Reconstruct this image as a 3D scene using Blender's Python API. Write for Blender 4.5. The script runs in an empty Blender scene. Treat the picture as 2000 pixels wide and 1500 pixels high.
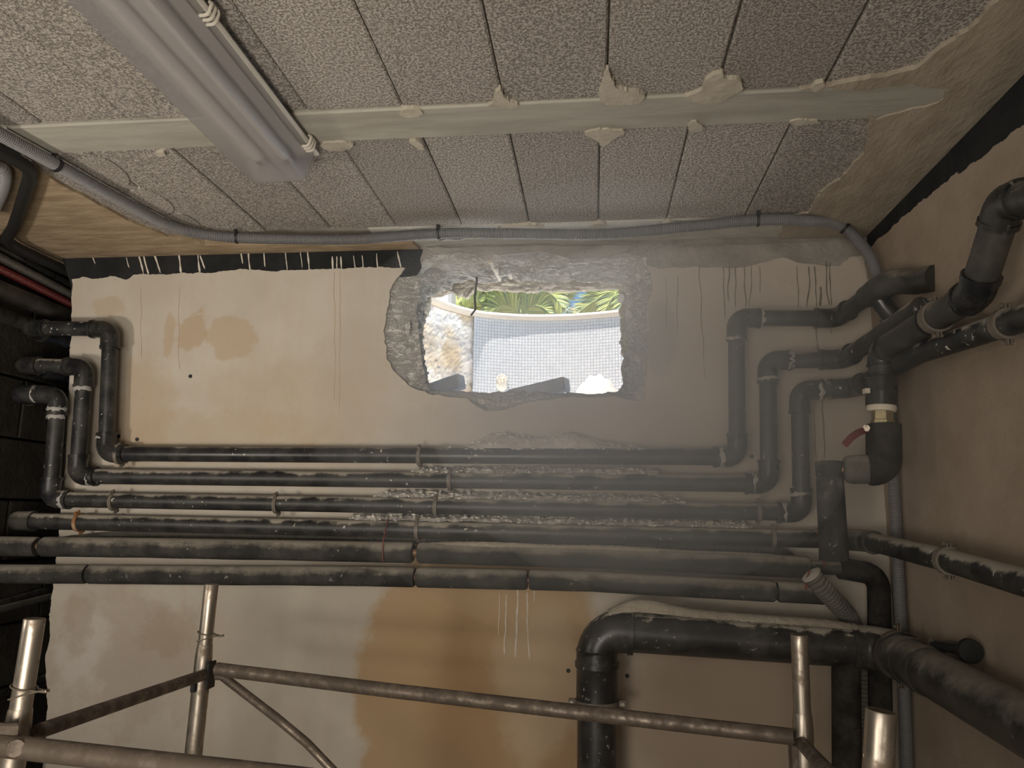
import bpy, bmesh, math, random
from mathutils import Vector, Matrix, noise, geometry
V = Vector
scene = bpy.context.scene
COL = scene.collection
random.seed(7)

# ------------------------------------------------------------------ camera
F = 1450.0
IMG_W, IMG_H = 2000.0, 1500.0
dY = V((160 / F, 260 / F, 1)).normalized()
dX = V((13300, -80, -F)).normalized()
dX = (dX - dY * dX.dot(dY)).normalized()
dZ = dX.cross(dY)
CAM = V((0, 0, 1.4))
cam_data = bpy.data.cameras.new('camera')
cam_data.sensor_width = 36
cam_data.lens = F * 36 / IMG_W
cam_data.clip_start = 0.02
cam = bpy.data.objects.new('camera', cam_data)
COL.objects.link(cam)
right = V((dX.x, dY.x, dZ.x)); up = -V((dX.y, dY.y, dZ.y)); back = -V((dX.z, dY.z, dZ.z))
M = Matrix((right, up, back)).transposed().to_4x4()
M.translation = CAM
cam.matrix_world = M
scene.camera = cam

# ------------------------------------------------------------------ exposure, sky, sun, lamps
scene.view_settings.view_transform = 'Standard'
scene.view_settings.look = 'None'
scene.view_settings.gamma = 1
scene.view_settings.use_curve_mapping = False
scene.view_settings.exposure = 0.0
scene.cycles.use_denoising = True
scene.cycles.denoising_prefilter = 'ACCURATE'
scene.cycles.use_adaptive_sampling = False
scene.cycles.max_bounces = 10
scene.cycles.diffuse_bounces = 6
scene.cycles.volume_bounces = 4
scene.cycles.sample_clamp_indirect = 12.0
w = bpy.data.worlds.new('sky'); scene.world = w; w.use_nodes = True
nt = w.node_tree; nt.nodes.clear()
wo = nt.nodes.new('ShaderNodeOutputWorld'); bg = nt.nodes.new('ShaderNodeBackground')
tc = nt.nodes.new('ShaderNodeTexCoord'); sx = nt.nodes.new('ShaderNodeSeparateXYZ'); rp = nt.nodes.new('ShaderNodeValToRGB')
nt.links.new(tc.outputs['Generated'], sx.inputs[0]); nt.links.new(sx.outputs['Z'], rp.inputs[0])
rp.color_ramp.elements[0].color = (0.22, 0.55, 0.98, 1); rp.color_ramp.elements[0].position = 0.0
rp.color_ramp.elements[1].color = (0.035, 0.19, 0.62, 1); rp.color_ramp.elements[1].position = 0.75
nt.links.new(rp.outputs[0], bg.inputs[0]); nt.links.new(bg.outputs[0], wo.inputs[0])
bg.inputs[1].default_value = 1.25


def light(name, kind, loc, aim, energy, color, size=0.2, size_y=None, spread=None):
    d = bpy.data.lights.new(name, kind)
    d.energy = energy; d.color = color
    if kind == 'AREA':
        d.size = size
        if spread: d.spread = math.radians(spread)
        if size_y:
            d.shape = 'RECTANGLE'; d.size_y = size_y
    elif kind == 'SUN':
        d.angle = 0.01
    o = bpy.data.objects.new(name, d); COL.objects.link(o)
    o.location = loc
    o.rotation_euler = (V(aim) - V(loc)).to_track_quat('-Z', 'Y').to_euler()
    return o


light('sun', 'SUN', (0, -3, 12), (0.8, -1.7, 6.6), 25.0, (0.99, 0.98, 0.96))
# work lamp below the camera, a weaker one by the left wall, a small one at right, an unseen warm fill added behind
light('work_lamp', 'AREA', (-0.56, 0.0, 1.05), (-0.62, 2.0, 2.35), 8.5, (1.0, 0.89, 0.75), 0.42, None, 125)
light('side_lamp', 'AREA', (-1.82, 0.75, 1.3), (-1.1, 2.3, 2.35), 5, (1.0, 0.89, 0.75), 0.14, None, 125)
light('right_lamp', 'AREA', (0.62, -0.5, 0.75), (0.1, 2.3, 1.2), 1.5, (1.0, 0.87, 0.70), 0.2)
light('rear_fill', 'AREA', (-1.0, -2.8, 1.35), (-0.6, 2.3, 2.3), 44, (1.0, 0.92, 0.81), 1.1, 1.9)

# ------------------------------------------------------------------ pixel <-> world


def ray(px, py):
    d = V(((px - IMG_W / 2) / F, (py - IMG_H / 2) / F, 1))
    return V((dX.dot(d), dY.dot(d), dZ.dot(d)))


def at(px, py, ax, val):
    r = ray(px, py)
    return CAM + r * ((val - CAM[ax]) / r[ax])


YB = 2.30            # face of the back wall plaster
ZC = 2.28            # ceiling
XR = 0.845            # right wall
XL = -1.95           # left wall


def bw(px, py, off=0.0): return at(px, py, 1, YB - off)
def rw(px, py, off=0.0): return at(px, py, 0, XR - off)
def cl(px, py, off=0.0): return at(px, py, 2, ZC - off)
def lw(px, py, off=0.0): return at(px, py, 0, XL + off)


# ------------------------------------------------------------------ object helpers
def woff(o):
    v = V((0, 0, 0))
    while o is not None:
        v += o.location; o = o.parent
    return v


def mk(name, verts, faces, mat, parent=None, smooth=False, sharp=None):
    me = bpy.data.meshes.new(name)
    off = woff(parent) if parent else V((0, 0, 0))
    me.from_pydata([tuple(V(v) - off) for v in verts], [], faces)
    me.update()
    if mat: me.materials.append(mat)
    if smooth:
        me.polygons.foreach_set('use_smooth', [True] * len(me.polygons))
        me.set_sharp_from_angle(angle=math.radians(sharp or 40))
    o = bpy.data.objects.new(name, me); COL.objects.link(o)
    if parent: o.parent = parent
    return o


def tag(o, label, cat=None, group=None, kind=None):
    if label: o['label'] = label
    if cat: o['category'] = cat
    if group: o['group'] = group
    if kind: o['kind'] = kind
    return o


def thing(name, loc, label, cat, group=None):
    o = bpy.data.objects.new(name, None); COL.objects.link(o)
    o.empty_display_size = 0.05; o.location = loc
    return tag(o, label, cat, group)


class MB:
    def __init__(s): s.v = []; s.f = []

    def add(s, vf):
        n = len(s.v); s.v += [V(p) for p in vf[0]]; s.f += [tuple(i + n for i in f) for f in vf[1]]
        return s

    def mk(s, name, mat, parent=None, smooth=False, sharp=None): return mk(name, s.v, s.f, mat, parent, smooth, sharp)


def frames(pts):
    n = len(pts); tang = []
    for i in range(n):
        a = pts[i] - pts[i - 1] if i else None
        b = pts[i + 1] - pts[i] if i < n - 1 else None
        if a is not None and a.length < 1e-7: a = None
        if b is not None and b.length < 1e-7: b = None
        t = V((0, 0, 0))
        if a is not None: t += a.normalized()
        if b is not None: t += b.normalized()
        if t.length < 1e-7: t = tang[-1].copy() if tang else V((0, 0, 1))
        tang.append(t.normalized())
    for i in range(n - 2, -1, -1):
        if (pts[i + 1] - pts[i]).length < 1e-7 and i + 1 < n: tang[i] = tang[i + 1] if i == 0 else tang[i]
    ref = V((0, 0, 1)) if abs(tang[0].z) < 0.9 else V((1, 0, 0))
    u = tang[0].cross(ref).normalized(); out = []
    for t in tang:
        u = (u - t * u.dot(t))
        u.normalize()
        out.append((u.copy(), t.cross(u).normalized()))
    return out


def sweep(pts, rad, segs=16, cap=True):
    pts = [V(p) for p in pts]
    if not isinstance(rad, (list, tuple)): rad = [rad] * len(pts)
    fr = frames(pts); vs = []; fs = []
    for p, r, (u, v) in zip(pts, rad, fr):
        for k in range(segs):
            a = 2 * math.pi * k / segs
            vs.append(p + u * (r * math.cos(a)) + v * (r * math.sin(a)))
    for i in range(len(pts) - 1):
        for k in range(segs):
            k2 = (k + 1) % segs
            fs.append((i * segs + k, i * segs + k2, (i + 1) * segs + k2, (i + 1) * segs + k))
    if cap:
        fs.append(tuple(range(segs - 1, -1, -1)))
        fs.append(tuple((len(pts) - 1) * segs + k for k in range(segs)))
    return vs, fs


def box(c, s, axes=None):
    c = V(c); ax = axes or (V((1, 0, 0)), V((0, 1, 0)), V((0, 0, 1)))
    vs = []
    for dx in (-.5, .5):
        for dy in (-.5, .5):
            for dz in (-.5, .5):
                vs.append(c + ax[0] * (dx * s[0]) + ax[1] * (dy * s[1]) + ax[2] * (dz * s[2]))
    fs = [(0, 1, 3, 2), (4, 6, 7, 5), (0, 4, 5, 1), (2, 3, 7, 6), (0, 2, 6, 4), (1, 5, 7, 3)]
    return vs, fs


def box2(a, b):
    a = V(a); b = V(b)
    return box((a + b) / 2, (abs(b.x - a.x), abs(b.y - a.y), abs(b.z - a.z)))


def bevel_box(c, s, bev, axes=None):
    bm = bmesh.new()
    vs, fs = box(c, s, axes)
    bv = [bm.verts.new(v) for v in vs]
    for f in fs: bm.faces.new([bv[i] for i in f])
    bmesh.ops.recalc_face_normals(bm, faces=bm.faces[:])
    bmesh.ops.bevel(bm, geom=bm.edges[:], offset=bev, segments=1, affect='EDGES', profile=0.5)
    bm.verts.index_update()
    r = [v.co.copy() for v in bm.verts], [tuple(v.index for v in f.verts) for f in bm.faces]
    bm.free()
    return r


def arc(P, a, b, R):
    """fillet of the corner at P: incoming unit direction a, outgoing b"""
    th = a.angle(b)
    t = R * math.tan(th / 2)
    n = max(4, int(th / math.radians(11)))
    s = P - a * t
    inward = (b - a * b.dot(a)).normalized()
    c = s + inward * R
    return [c - inward * (R * math.cos(th * k / n)) + a * (R * math.sin(th * k / n)) for k in range(n + 1)], t


def smooth_path(pts, step=0.01):
    """Catmull-Rom through pts, resampled at even steps"""
    pts = [V(p) for p in pts]
    P = [pts[0] * 2 - pts[1]] + pts + [pts[-1] * 2 - pts[-2]]
    dense = []
    for i in range(1, len(P) - 2):
        n = max(4, int((P[i + 1] - P[i]).length / step * 2))
        for k in range(n):
            t = k / n
            dense.append(0.5 * ((2 * P[i]) + (P[i + 1] - P[i - 1]) * t + (2 * P[i - 1] - 5 * P[i] + 4 * P[i + 1] - P[i + 2]) * t * t
                                + (3 * P[i] - P[i - 1] - 3 * P[i + 1] + P[i + 2]) * t ** 3))
    dense.append(pts[-1])
    out = [dense[0]]; acc = 0
    for a, b in zip(dense, dense[1:]):
        L = (b - a).length
        if L < 1e-9: continue
        pos = step - acc
        while pos <= L:
            out.append(a.lerp(b, pos / L)); pos += step
        acc = (acc + L) % step
    return out


def corrugated(pts, r, pitch=0.004, depth=0.0016, segs=12):
    path = smooth_path(pts, pitch / 3)
    rad = [r if k % 3 != 2 else r - depth for k in range(len(path))]
    return sweep(path, rad, segs)


# ------------------------------------------------------------------ material helpers
class G:
    def __init__(s, name):
        s.m = bpy.data.materials.new(name); s.m.use_nodes = True
        s.t = s.m.node_tree; s.b = s.t.nodes['Principled BSDF']; s.out = s.t.nodes['Material Output']

    def n(s, typ, ins=None, **attr):
        nd = s.t.nodes.new('ShaderNode' + typ)
        for k, v in attr.items(): setattr(nd, k, v)
        for k, v in (ins or {}).items(): s.set(nd.inputs[k], v)
        return nd

    def set(s, sock, v):
        if isinstance(v, bpy.types.NodeSocket): s.t.links.new(v, sock)
        else: sock.default_value = v

    def pos(s): return s.n('NewGeometry').outputs['Position']

    def nz(s): return s.n('SeparateXYZ', {0: s.n('NewGeometry').outputs['Normal']}).outputs['Z']

    def math(s, op, a, b=0.0, c=0.0, clamp=False):
        nd = s.n('Math', {0: a, 1: b, 2: c}, operation=op); nd.use_clamp = clamp
        return nd.outputs[0]

    def scale(s, vec, sc): return s.n('VectorMath', {0: vec, 1: sc}, operation='MULTIPLY').outputs[0]

    def noise(s, scale, detail=4, rough=0.55, vec=None, dist=0.0):
        return s.n('TexNoise', {'Vector': vec or s.pos(), 'Scale': scale, 'Detail': detail, 'Roughness': rough, 'Distortion': dist}).outputs[0]

    def step(s, v, lo, hi, a=0.0, b=1.0):
        return s.n('MapRange', {0: v, 1: lo, 2: hi, 3: a, 4: b}, interpolation_type='SMOOTHSTEP').outputs[0]

    def mix(s, f, a, b, blend='MIX'):
        nd = s.n('Mix', None, data_type='RGBA', blend_type=blend)
        s.set(nd.inputs[0], f); s.set(nd.inputs[6], a); s.set(nd.inputs[7], b)
        return nd.outputs[2]

    def bump(s, h, strength=0.3, dist=0.01):
        s.set(s.b.inputs['Normal'], s.n('Bump', {'Height': h, 'Strength': strength, 'Distance': dist}).outputs[0])

    def done(s, col=None, rough=None, metal=None, spec=None):
        if col is not None: s.set(s.b.inputs['Base Color'], col)
        if rough is not None: s.set(s.b.inputs['Roughness'], rough)
        if metal is not None: s.set(s.b.inputs['Metallic'], metal)
        if spec is not None: s.set(s.b.inputs['Specular IOR Level'], spec)
        return s.m

    def blob(s, cx, cz, rx, rz, soft=0.35, wob=0.5, nscale=6.0, axes=(0, 2)):
        sp = s.n('SeparateXYZ', {0: s.pos()})
        dx = s.math('MULTIPLY', s.math('SUBTRACT', sp.outputs[axes[0]], cx), 1 / rx)
        dz = s.math('MULTIPLY', s.math('SUBTRACT', sp.outputs[axes[1]], cz), 1 / rz)
        d = s.math('SQRT', s.math('ADD', s.math('MULTIPLY', dx, dx), s.math('MULTIPLY', dz, dz)))
        d = s.math('ADD', d, s.math('MULTIPLY', s.math('SUBTRACT', s.noise(nscale, 8, 0.62), 0.5), wob * 2))
        return s.step(d, 1 - soft, 1 + soft, 1.0, 0.0)


def C(r, g, b): return (r, g, b, 1.0)


DUST = C(0.36, 0.33, 0.28)


def dusty(name, base, rough, lo, hi, amt=1.0, speck=0.0, streak=0.9, dust=DUST, spec=0.5):
    g = G(name)
    n1 = g.noise(14, 6, 0.65)
    n2 = g.noise(1.0, 5, 0.6, g.scale(g.pos(), (9, 40, 60)))
    k = g.math('ADD', g.nz(), g.math('MULTIPLY', g.math('SUBTRACT', n1, 0.5), 1.7))
    k = g.math('ADD', k, g.math('MULTIPLY', g.math('SUBTRACT', n2, 0.5), streak))
    f = g.math('MULTIPLY', g.step(k, lo, hi), amt)
    haze = g.math('MULTIPLY', g.step(n1, 0.35, 0.75), 0.13)
    f = g.math('MAXIMUM', f, haze)
    col = g.mix(f, base, dust)
    if speck:
        sp = g.math('MULTIPLY', g.step(g.noise(60, 3, 0.6), 0.64, 0.68), g.step(g.noise(5, 2), 0.46, 0.60))
        col = g.mix(g.math('MULTIPLY', sp, speck), col, C(0.62, 0.60, 0.55))
    rg = g.math('ADD', g.math('MULTIPLY', f, 0.5), rough, clamp=True)
    return g.done(col, rg, spec=spec)


def metal(name, base, rough=0.35, m=0.85, stain=C(0.16, 0.11, 0.07), k=0.55):
    g = G(name)
    n = g.noise(26, 6, 0.65)
    f = g.step(n, k - 0.1, k + 0.12)
    col = g.mix(g.math('MULTIPLY', f, 0.8), base, stain)
    g.bump(n, 0.12, 0.002)
    return g.done(col, g.math('ADD', g.math('MULTIPLY', f, 0.25), rough), g.math('SUBTRACT', m, g.math('MULTIPLY', f, 0.35)))


def plain(name, col, rough=0.6, m=0.0, var=0.25, scale=20):
    g = G(name)
    n = g.noise(scale, 5, 0.6)
    c2 = C(col[0] * (1 - var), col[1] * (1 - var), col[2] * (1 - var))
    return g.done(g.mix(n, c2, C(min(1, col[0] * (1 + var)), min(1, col[1] * (1 + var)), min(1, col[2] * (1 + var)))), rough, m)


def cement(name, a, b, scale=9, bump=0.3, streak=None, dist=0.01, bscale=70):
    g = G(name)
    v = g.scale(g.pos(), streak) if streak else g.pos()
    n = g.noise(scale, 8, 0.62, v); n2 = g.noise(bscale, 5, 0.6, v)
    col = g.mix(g.step(n, 0.32, 0.68), a, b)
    col = g.mix(g.math('MULTIPLY', g.step(n2, 0.62, 0.75), 0.35), col, C(a[0] * .5, a[1] * .5, a[2] * .5))
    g.bump(g.math('ADD', n, g.math('MULTIPLY', n2, 0.6)), bump, dist)
    return g.done(col, 0.92, spec=0.2)


# ------------------------------------------------------------------ materials
PVC = dusty('dusty_black_pvc', C(0.012, 0.0135, 0.017), 0.34, 0.75, 1.15, 0.75, 0.9)
PVC_CLEAN = dusty('black_pvc_fitting', C(0.011, 0.012, 0.014), 0.26, 0.95, 1.4, 0.45, 0.2)
PVC_DUST = dusty('heavily_dusted_pvc', C(0.014, 0.015, 0.017), 0.45, 0.42, 0.85, 0.95, 0.9)
PVC_FILM = dusty('pipe_under_dust_film', C(0.032, 0.031, 0.029), 0.42, 0.1, 1.1, 0.6, 0.15)
BIGPIPE = dusty('large_drain_pipe', C(0.022, 0.022, 0.023), 0.36, 0.72, 0.92, 0.95, 0.35)
FOAM = dusty('pipe_foam', C(0.030, 0.030, 0.030), 0.9, 0.0, 0.95, 0.72, 0.3, spec=0.2)
FOAM_DARK = dusty('dark_pipe_foam', C(0.017, 0.016, 0.015), 0.85, 0.6, 1.4, 0.5, 0.0, spec=0.2)
GREYFOAM = dusty('grey_pipe_foam', C(0.10, 0.095, 0.09), 0.9, 0.3, 1.1, 0.5, 0.0, spec=0.2)
CONDUIT = dusty('grey_corrugated_plastic', C(0.17, 0.17, 0.18), 0.5, 0.6, 1.3, 0.4)
CONDUIT_DARK = dusty('dark_corrugated_plastic', C(0.075, 0.07, 0.062), 0.6, 0.3, 1.2, 0.5)
HOSE = dusty('dusty_flexible_hose', C(0.10, 0.095, 0.085), 0.7, 0.3, 1.2, 0.7)
REDPLASTIC = plain('red_plastic', (0.14, 0.018, 0.018), 0.5)
BLACKRUB = plain('black_rubber', (0.012, 0.012, 0.012), 0.6)
STEEL = metal('worn_galvanised_steel', C(0.40, 0.36, 0.31), 0.36, 0.85)
RAIL = metal('dirty_scaffold_tube', C(0.24, 0.20, 0.165), 0.42, 0.65, C(0.085, 0.065, 0.05), 0.46)
ZINC = metal('dull_zinc', C(0.20, 0.18, 0.155), 0.55, 0.35, C(0.13, 0.11, 0.09), 0.48)
RUST = metal('rusty_steel', C(0.30, 0.14, 0.06), 0.7, 0.3, C(0.42, 0.30, 0.20), 0.5)
COPPER = metal('oxidised_copper', C(0.25, 0.15, 0.09), 0.5, 0.4)
BRASS = metal('tarnished_brass', C(0.42, 0.36, 0.22), 0.4, 0.7)
WHITE = plain('white_sealant', (0.62, 0.57, 0.48), 0.7)
BOLT = metal('bolt_steel', C(0.30, 0.27, 0.22), 0.4, 0.7)

MORTAR = cement('pale_mortar', C(0.42, 0.385, 0.32), C(0.50, 0.465, 0.39), 22, 0.7, None, 0.008, 45)
JOIST = cement('concrete_joist', C(0.32, 0.308, 0.27), C(0.41, 0.40, 0.35), 7, 0.15, (0.5, 3, 3))
STRIP = cement('troweled_cement', C(0.33, 0.285, 0.225), C(0.42, 0.37, 0.30), 6, 0.5, (3, 1.2, 3), 0.012, 30)
WOODCAST = cement('board_marked_concrete', C(0.29, 0.22, 0.145), C(0.43, 0.34, 0.235), 9, 0.5, (0.9, 3.5, 3), 0.01, 22)
GREYCEM = cement('grey_cement', C(0.25, 0.24, 0.22), C(0.36, 0.34, 0.31), 10, 0.7, None, 0.012, 50)
def broken_mat(name, a, b, edge, sc):
    g = G(name)
    v = g.scale(g.pos(), sc)
    n = g.noise(13, 9, 0.68, v, 0.6); n2 = g.noise(48, 6, 0.65, v, 0.4)
    r1 = g.math('ABSOLUTE', g.math('SUBTRACT', n, 0.5)); r2 = g.math('ABSOLUTE', g.math('SUBTRACT', n2, 0.5))
    ridge = g.math('MAXIMUM', g.step(r1, 0.0, 0.035, 1, 0), g.math('MULTIPLY', g.step(r2, 0.0, 0.03, 1, 0), 0.7))
    col = g.mix(g.step(n2, 0.3, 0.7), a, b)
    col = g.mix(g.math('MULTIPLY', ridge, 0.75), col, edge)
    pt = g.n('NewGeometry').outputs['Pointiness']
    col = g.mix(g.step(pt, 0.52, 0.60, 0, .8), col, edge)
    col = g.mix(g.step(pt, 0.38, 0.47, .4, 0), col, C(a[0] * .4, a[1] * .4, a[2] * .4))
    g.bump(g.math('ADD', n, g.math('ADD', g.math('MULTIPLY', n2, 0.5), g.math('MULTIPLY', ridge, 0.25))), 1.0, 0.014)
    return g.done(col, 0.95, spec=0.15)


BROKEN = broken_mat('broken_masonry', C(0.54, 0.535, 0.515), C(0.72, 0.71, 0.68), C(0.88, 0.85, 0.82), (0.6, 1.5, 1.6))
BROKEN_WARM = broken_mat('broken_outer_masonry', C(0.40, 0.35, 0.27), C(0.56, 0.50, 0.40), C(0.78, 0.72, 0.60), (0.9, 1.2, 1.2))
RUBBLE = cement('rubble', C(0.50, 0.485, 0.46), C(0.70, 0.68, 0.64), 30, 0.6, None, 0.01, 90)
DUSTMAT = cement('cement_dust', C(0.40, 0.36, 0.29), C(0.47, 0.43, 0.35), 30, 0.8, None, 0.006, 120)
BITUMEN = cement('bitumen_paint', C(0.016, 0.017, 0.018), C(0.026, 0.027, 0.028), 12, 0.4)
FLOORM = cement('concrete_floor', C(0.30, 0.26, 0.21), C(0.42, 0.37, 0.30), 4, 0.2)
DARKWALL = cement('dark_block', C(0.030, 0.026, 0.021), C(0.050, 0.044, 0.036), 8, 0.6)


def block_mat():
    g = G('lightweight_ceiling_block')
    a = g.noise(185, 3, 0.7); b = g.noise(480, 2, 0.6); c = g.noise(3, 3)
    info = g.n('ObjectInfo').outputs['Random']
    col = g.mix(g.step(a, 0.40, 0.62), C(0.25, 0.23, 0.21), C(0.80, 0.755, 0.70))
    col = g.mix(g.math('MULTIPLY', c, 0.3), col, C(0.52, 0.475, 0.425))
    col = g.mix(g.math('MULTIPLY', info, 0.30), col, C(0.16, 0.14, 0.135))
    g.bump(g.math('ADD', a, g.math('MULTIPLY', b, 0.5)), 1.0, 0.009)
    return g.done(col, 0.95, spec=0.15)


BLOCK = block_mat()


def plaster_mat():
    g = G('stained_plaster')
    n = g.noise(3.5, 7, 0.6); fine = g.noise(60, 5, 0.65)
    streak = g.noise(1.0, 6, 0.6, g.scale(g.pos(), (26, 1, 2.2)))
    col = g.mix(g.step(n, 0.3, 0.7), C(0.47, 0.425, 0.365), C(0.54, 0.50, 0.44))
    col = g.mix(g.math('MULTIPLY', g.step(streak, 0.5, 0.75), 0.25), col, C(0.50, 0.39, 0.27))

    def st(px, py, rx, ry, c, amt, **k):
        nonlocal col
        p = bw(px, py)
        m = g.blob(p.x, p.z, rx * 2.3 / F, ry * 2.3 / F, **k)
        col = g.mix(g.math('MULTIPLY', m, amt), col, c)
    OR = C(0.44, 0.335, 0.225)
    BR = C(0.41, 0.28, 0.15)
    st(945, 1430, 240, 420, BR, 0.85, soft=0.06, wob=0.28, nscale=6)
    st(900, 1290, 150, 120, C(0.43, 0.30, 0.165), 0.6, soft=0.4, wob=0.6)
    st(920, 1400, 80, 130, C(0.31, 0.19, 0.10), 0.55, soft=0.5, wob=0.7)
    st(1110, 1400, 50, 160, C(0.32, 0.19, 0.09), 0.7, soft=0.4, wob=0.5)
    st(1050, 1330, 80, 130, C(0.47, 0.37, 0.26), 0.7, soft=0.25, wob=0.6, nscale=9)
    st(1440, 1410, 270, 190, C(0.30, 0.228, 0.168), 0.85, soft=0.5, wob=0.3)
    st(375, 650, 34, 50, OR, 0.75, soft=0.12, wob=0.9, nscale=11)
    st(450, 660, 62, 42, OR, 0.6, soft=0.12, wob=0.9, nscale=12)
    st(330, 650, 12, 50, OR, 0.6, soft=0.2, wob=0.8, nscale=14)
    st(215, 600, 36, 26, OR, 0.5, soft=0.2, wob=0.9, nscale=14)
    st(500, 760, 100, 70, OR, 0.3, soft=0.5, wob=1.2, nscale=15)
    st(275, 800, 60, 110, OR, 0.55, soft=0.5, wob=1.2, nscale=15)
    st(420, 850, 230, 46, OR, 0.45, soft=0.5, wob=1.2, nscale=16)
    st(640, 820, 120, 110, OR, 0.3, soft=0.5, wob=1.2, nscale=18)
    st(1090, 850, 330, 90, C(0.42, 0.40, 0.365), 0.6, soft=0.5, wob=0.4, nscale=5)
    st(240, 1290, 150, 120, C(0.42, 0.355, 0.30), 0.6, soft=0.3, wob=1.2, nscale=11)
    st(160, 1270, 50, 70, C(0.60, 0.585, 0.56), 0.6, soft=0.4, wob=1.2, nscale=14)
    st(330, 1230, 60, 50, C(0.36, 0.27, 0.19), 0.45, soft=0.4, wob=1.2, nscale=16)
    st(150, 1215, 30, 60, C(0.36, 0.28, 0.21), 0.5, soft=0.4, wob=1.2, nscale=16)
    st(1290, 660, 32, 75, C(0.36, 0.35, 0.33), 0.8, soft=0.2, wob=0.25, nscale=20)
    specks = g.step(g.noise(110, 2, 0.5), 0.70, 0.74)
    col = g.mix(g.math('MULTIPLY', specks, 0.35), col, C(0.26, 0.20, 0.14))
    g.bump(g.math('ADD', n, g.math('MULTIPLY', fine, 0.12)), 0.35, 0.012)
    return g.done(col, 0.85, spec=0.25)


PLASTER = plaster_mat()


def side_plaster_mat():
    g = G('brown_side_plaster')
    n = g.noise(3, 7, 0.6); fine = g.noise(55, 6, 0.7)
    col = g.mix(g.step(n, 0.3, 0.7), C(0.30, 0.24, 0.185), C(0.39, 0.325, 0.26))
    col = g.mix(g.math('MULTIPLY', g.step(fine, 0.55, 0.75), 0.25), col, C(0.17, 0.11, 0.07))
    g.bump(g.math('ADD', n, g.math('MULTIPLY', fine, 0.35)), 0.5, 0.008)
    return g.done(col, 0.9, spec=0.2)


SIDEPL = side_plaster_mat()

# ------------------------------------------------------------------ flat ragged slabs


def densify(loop, step, amp, seed, closed=True, flags=None, freq=60):
    """loop of 2D points -> dense loop with a noisy outline; flags[i] False keeps the edge after point i straight"""
    out = []; n = len(loop)
    for i in range(n if closed else n - 1):
        a = V(loop[i]); b = V(loop[(i + 1) % n]); L = (b - a).length
        if flags and not flags[i]:
            out.append(a); continue
        d = (b - a) / L; nn = V((-d.y, d.x)); k = max(1, int(L / step))
        for j in range(k):
            p = a + d * (L * j / k)
            w_ = amp * (noise.noise(V((p.x * freq * .35, p.y * freq * .35, seed))) * 1.2 + 0.6 * noise.noise(V((p.x * freq, p.y * freq, seed + 5))) + 0.35 * noise.noise(V((p.x * freq * 3, p.y * freq * 3, seed + 9))))
            out.append(p + nn * w_)
    if not closed: out.append(V(loop[-1]))
    return out


def slab(loops, fmap, thick):
    """tessellated polygon (outer loop + holes, 2D) mapped to 3D by fmap(u, v, depth), with side faces"""
    ls = [[V((p[0], p[1], 0)) for p in L] for L in loops]
    tri = geometry.tessellate_polygon(ls)
    flat = [p for L in ls for p in L]
    n = len(flat)
    vs = [fmap(p.x, p.y, 0.0) for p in flat] + [fmap(p.x, p.y, thick) for p in flat]
    fs = [tuple(t) for t in tri]
    o = 0
    for L in ls:
        m = len(L)
        for i in range(m):
            j = (i + 1) % m
            fs.append((o + i, o + j, n + o + j, n + o + i))
        o += m
    # consistent outward normals
    bm = bmesh.new(); bv = [bm.verts.new(v) for v in vs]
    for f in fs:
        try: bm.faces.new([bv[i] for i in f])
        except ValueError: pass
    bmesh.ops.recalc_face_normals(bm, faces=bm.faces[:])
    want = (fmap(0, 0, 0) - fmap(0, 0, 1)).normalized()
    big = max(bm.faces[:len(tri)], key=lambda f: f.calc_area())
    if big.normal.dot(want) < 0: bmesh.ops.reverse_faces(bm, faces=bm.faces[:])
    bm.verts.index_update()
    r = [v.co.copy() for v in bm.verts], [tuple(v.index for v in f.verts) for f in bm.faces]
    bm.free()
    return r


def bmap(y): return lambda u, v, d: V((u, y + d, v))          # facing -Y
def rmap(x): return lambda u, v, d: V((x + d, u, v))          # facing -X
def cmap(z): return lambda u, v, d: V((u, v, z + d))          # facing -Z


def P2(fn, pts, ax):                                           # pixels -> 2D coordinates on a plane
    return [V((fn(*p)[ax[0]], fn(*p)[ax[1]])) for p in pts]


def BW2(pts): return P2(bw, pts, (0, 2))
def RW2(pts): return P2(rw, pts, (1, 2))
def CL2(pts): return P2(cl, pts, (0, 1))


def struct(name, vf, mat, label):
    o = mk(name, vf[0], vf[1], mat)
    return tag(o, label, None, None, 'structure')


# ------------------------------------------------------------------ room shell
YF = -3.0
YE = 4.4
m_ = MB().add(box2((XL - 0.2, YF - 0.2, -0.12), (XR + 0.2, YE, 0)))
struct('floor', (m_.v, m_.f), FLOORM, 'concrete floor of the pipe room')

# ceiling: dark slab above; blocks, joists, strips and mortar hang in it as parts
ceiling = struct('ceiling', box2((XL - 0.2, YF - 0.2, ZC + 0.012), (XR + 0.2, 2.66, ZC + 0.26)), GREYCEM,
                 'slab ceiling of textured blocks between pale concrete joists')
JY = [(1.463, 1.592), (0.68, 0.805), (-0.11, 0.015), (-0.90, -0.775), (-1.69, -1.565), (-2.48, -2.355)]


def joist(y0, y1, x0, x1, drop=0.004, m=None):
    return mk('concrete_joist', *bevel_box(((x0 + x1) / 2, (y0 + y1) / 2, ZC + 0.02 - drop / 2), (x1 - x0, y1 - y0, 0.04 + drop), 0.004), m or JOIST, ceiling)


joist(JY[0][0], JY[0][1], XL, XR)
for a, b in JY[1:]: joist(a, b, XL, XR)
joist(2.142, 2.31, -0.70, XR, 0.0, cement('pale_wall_joist', C(0.44, 0.43, 0.39), C(0.58, 0.57, 0.52), 9, .5, (1, 3, 3)))
rb = random.Random(3)


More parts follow.
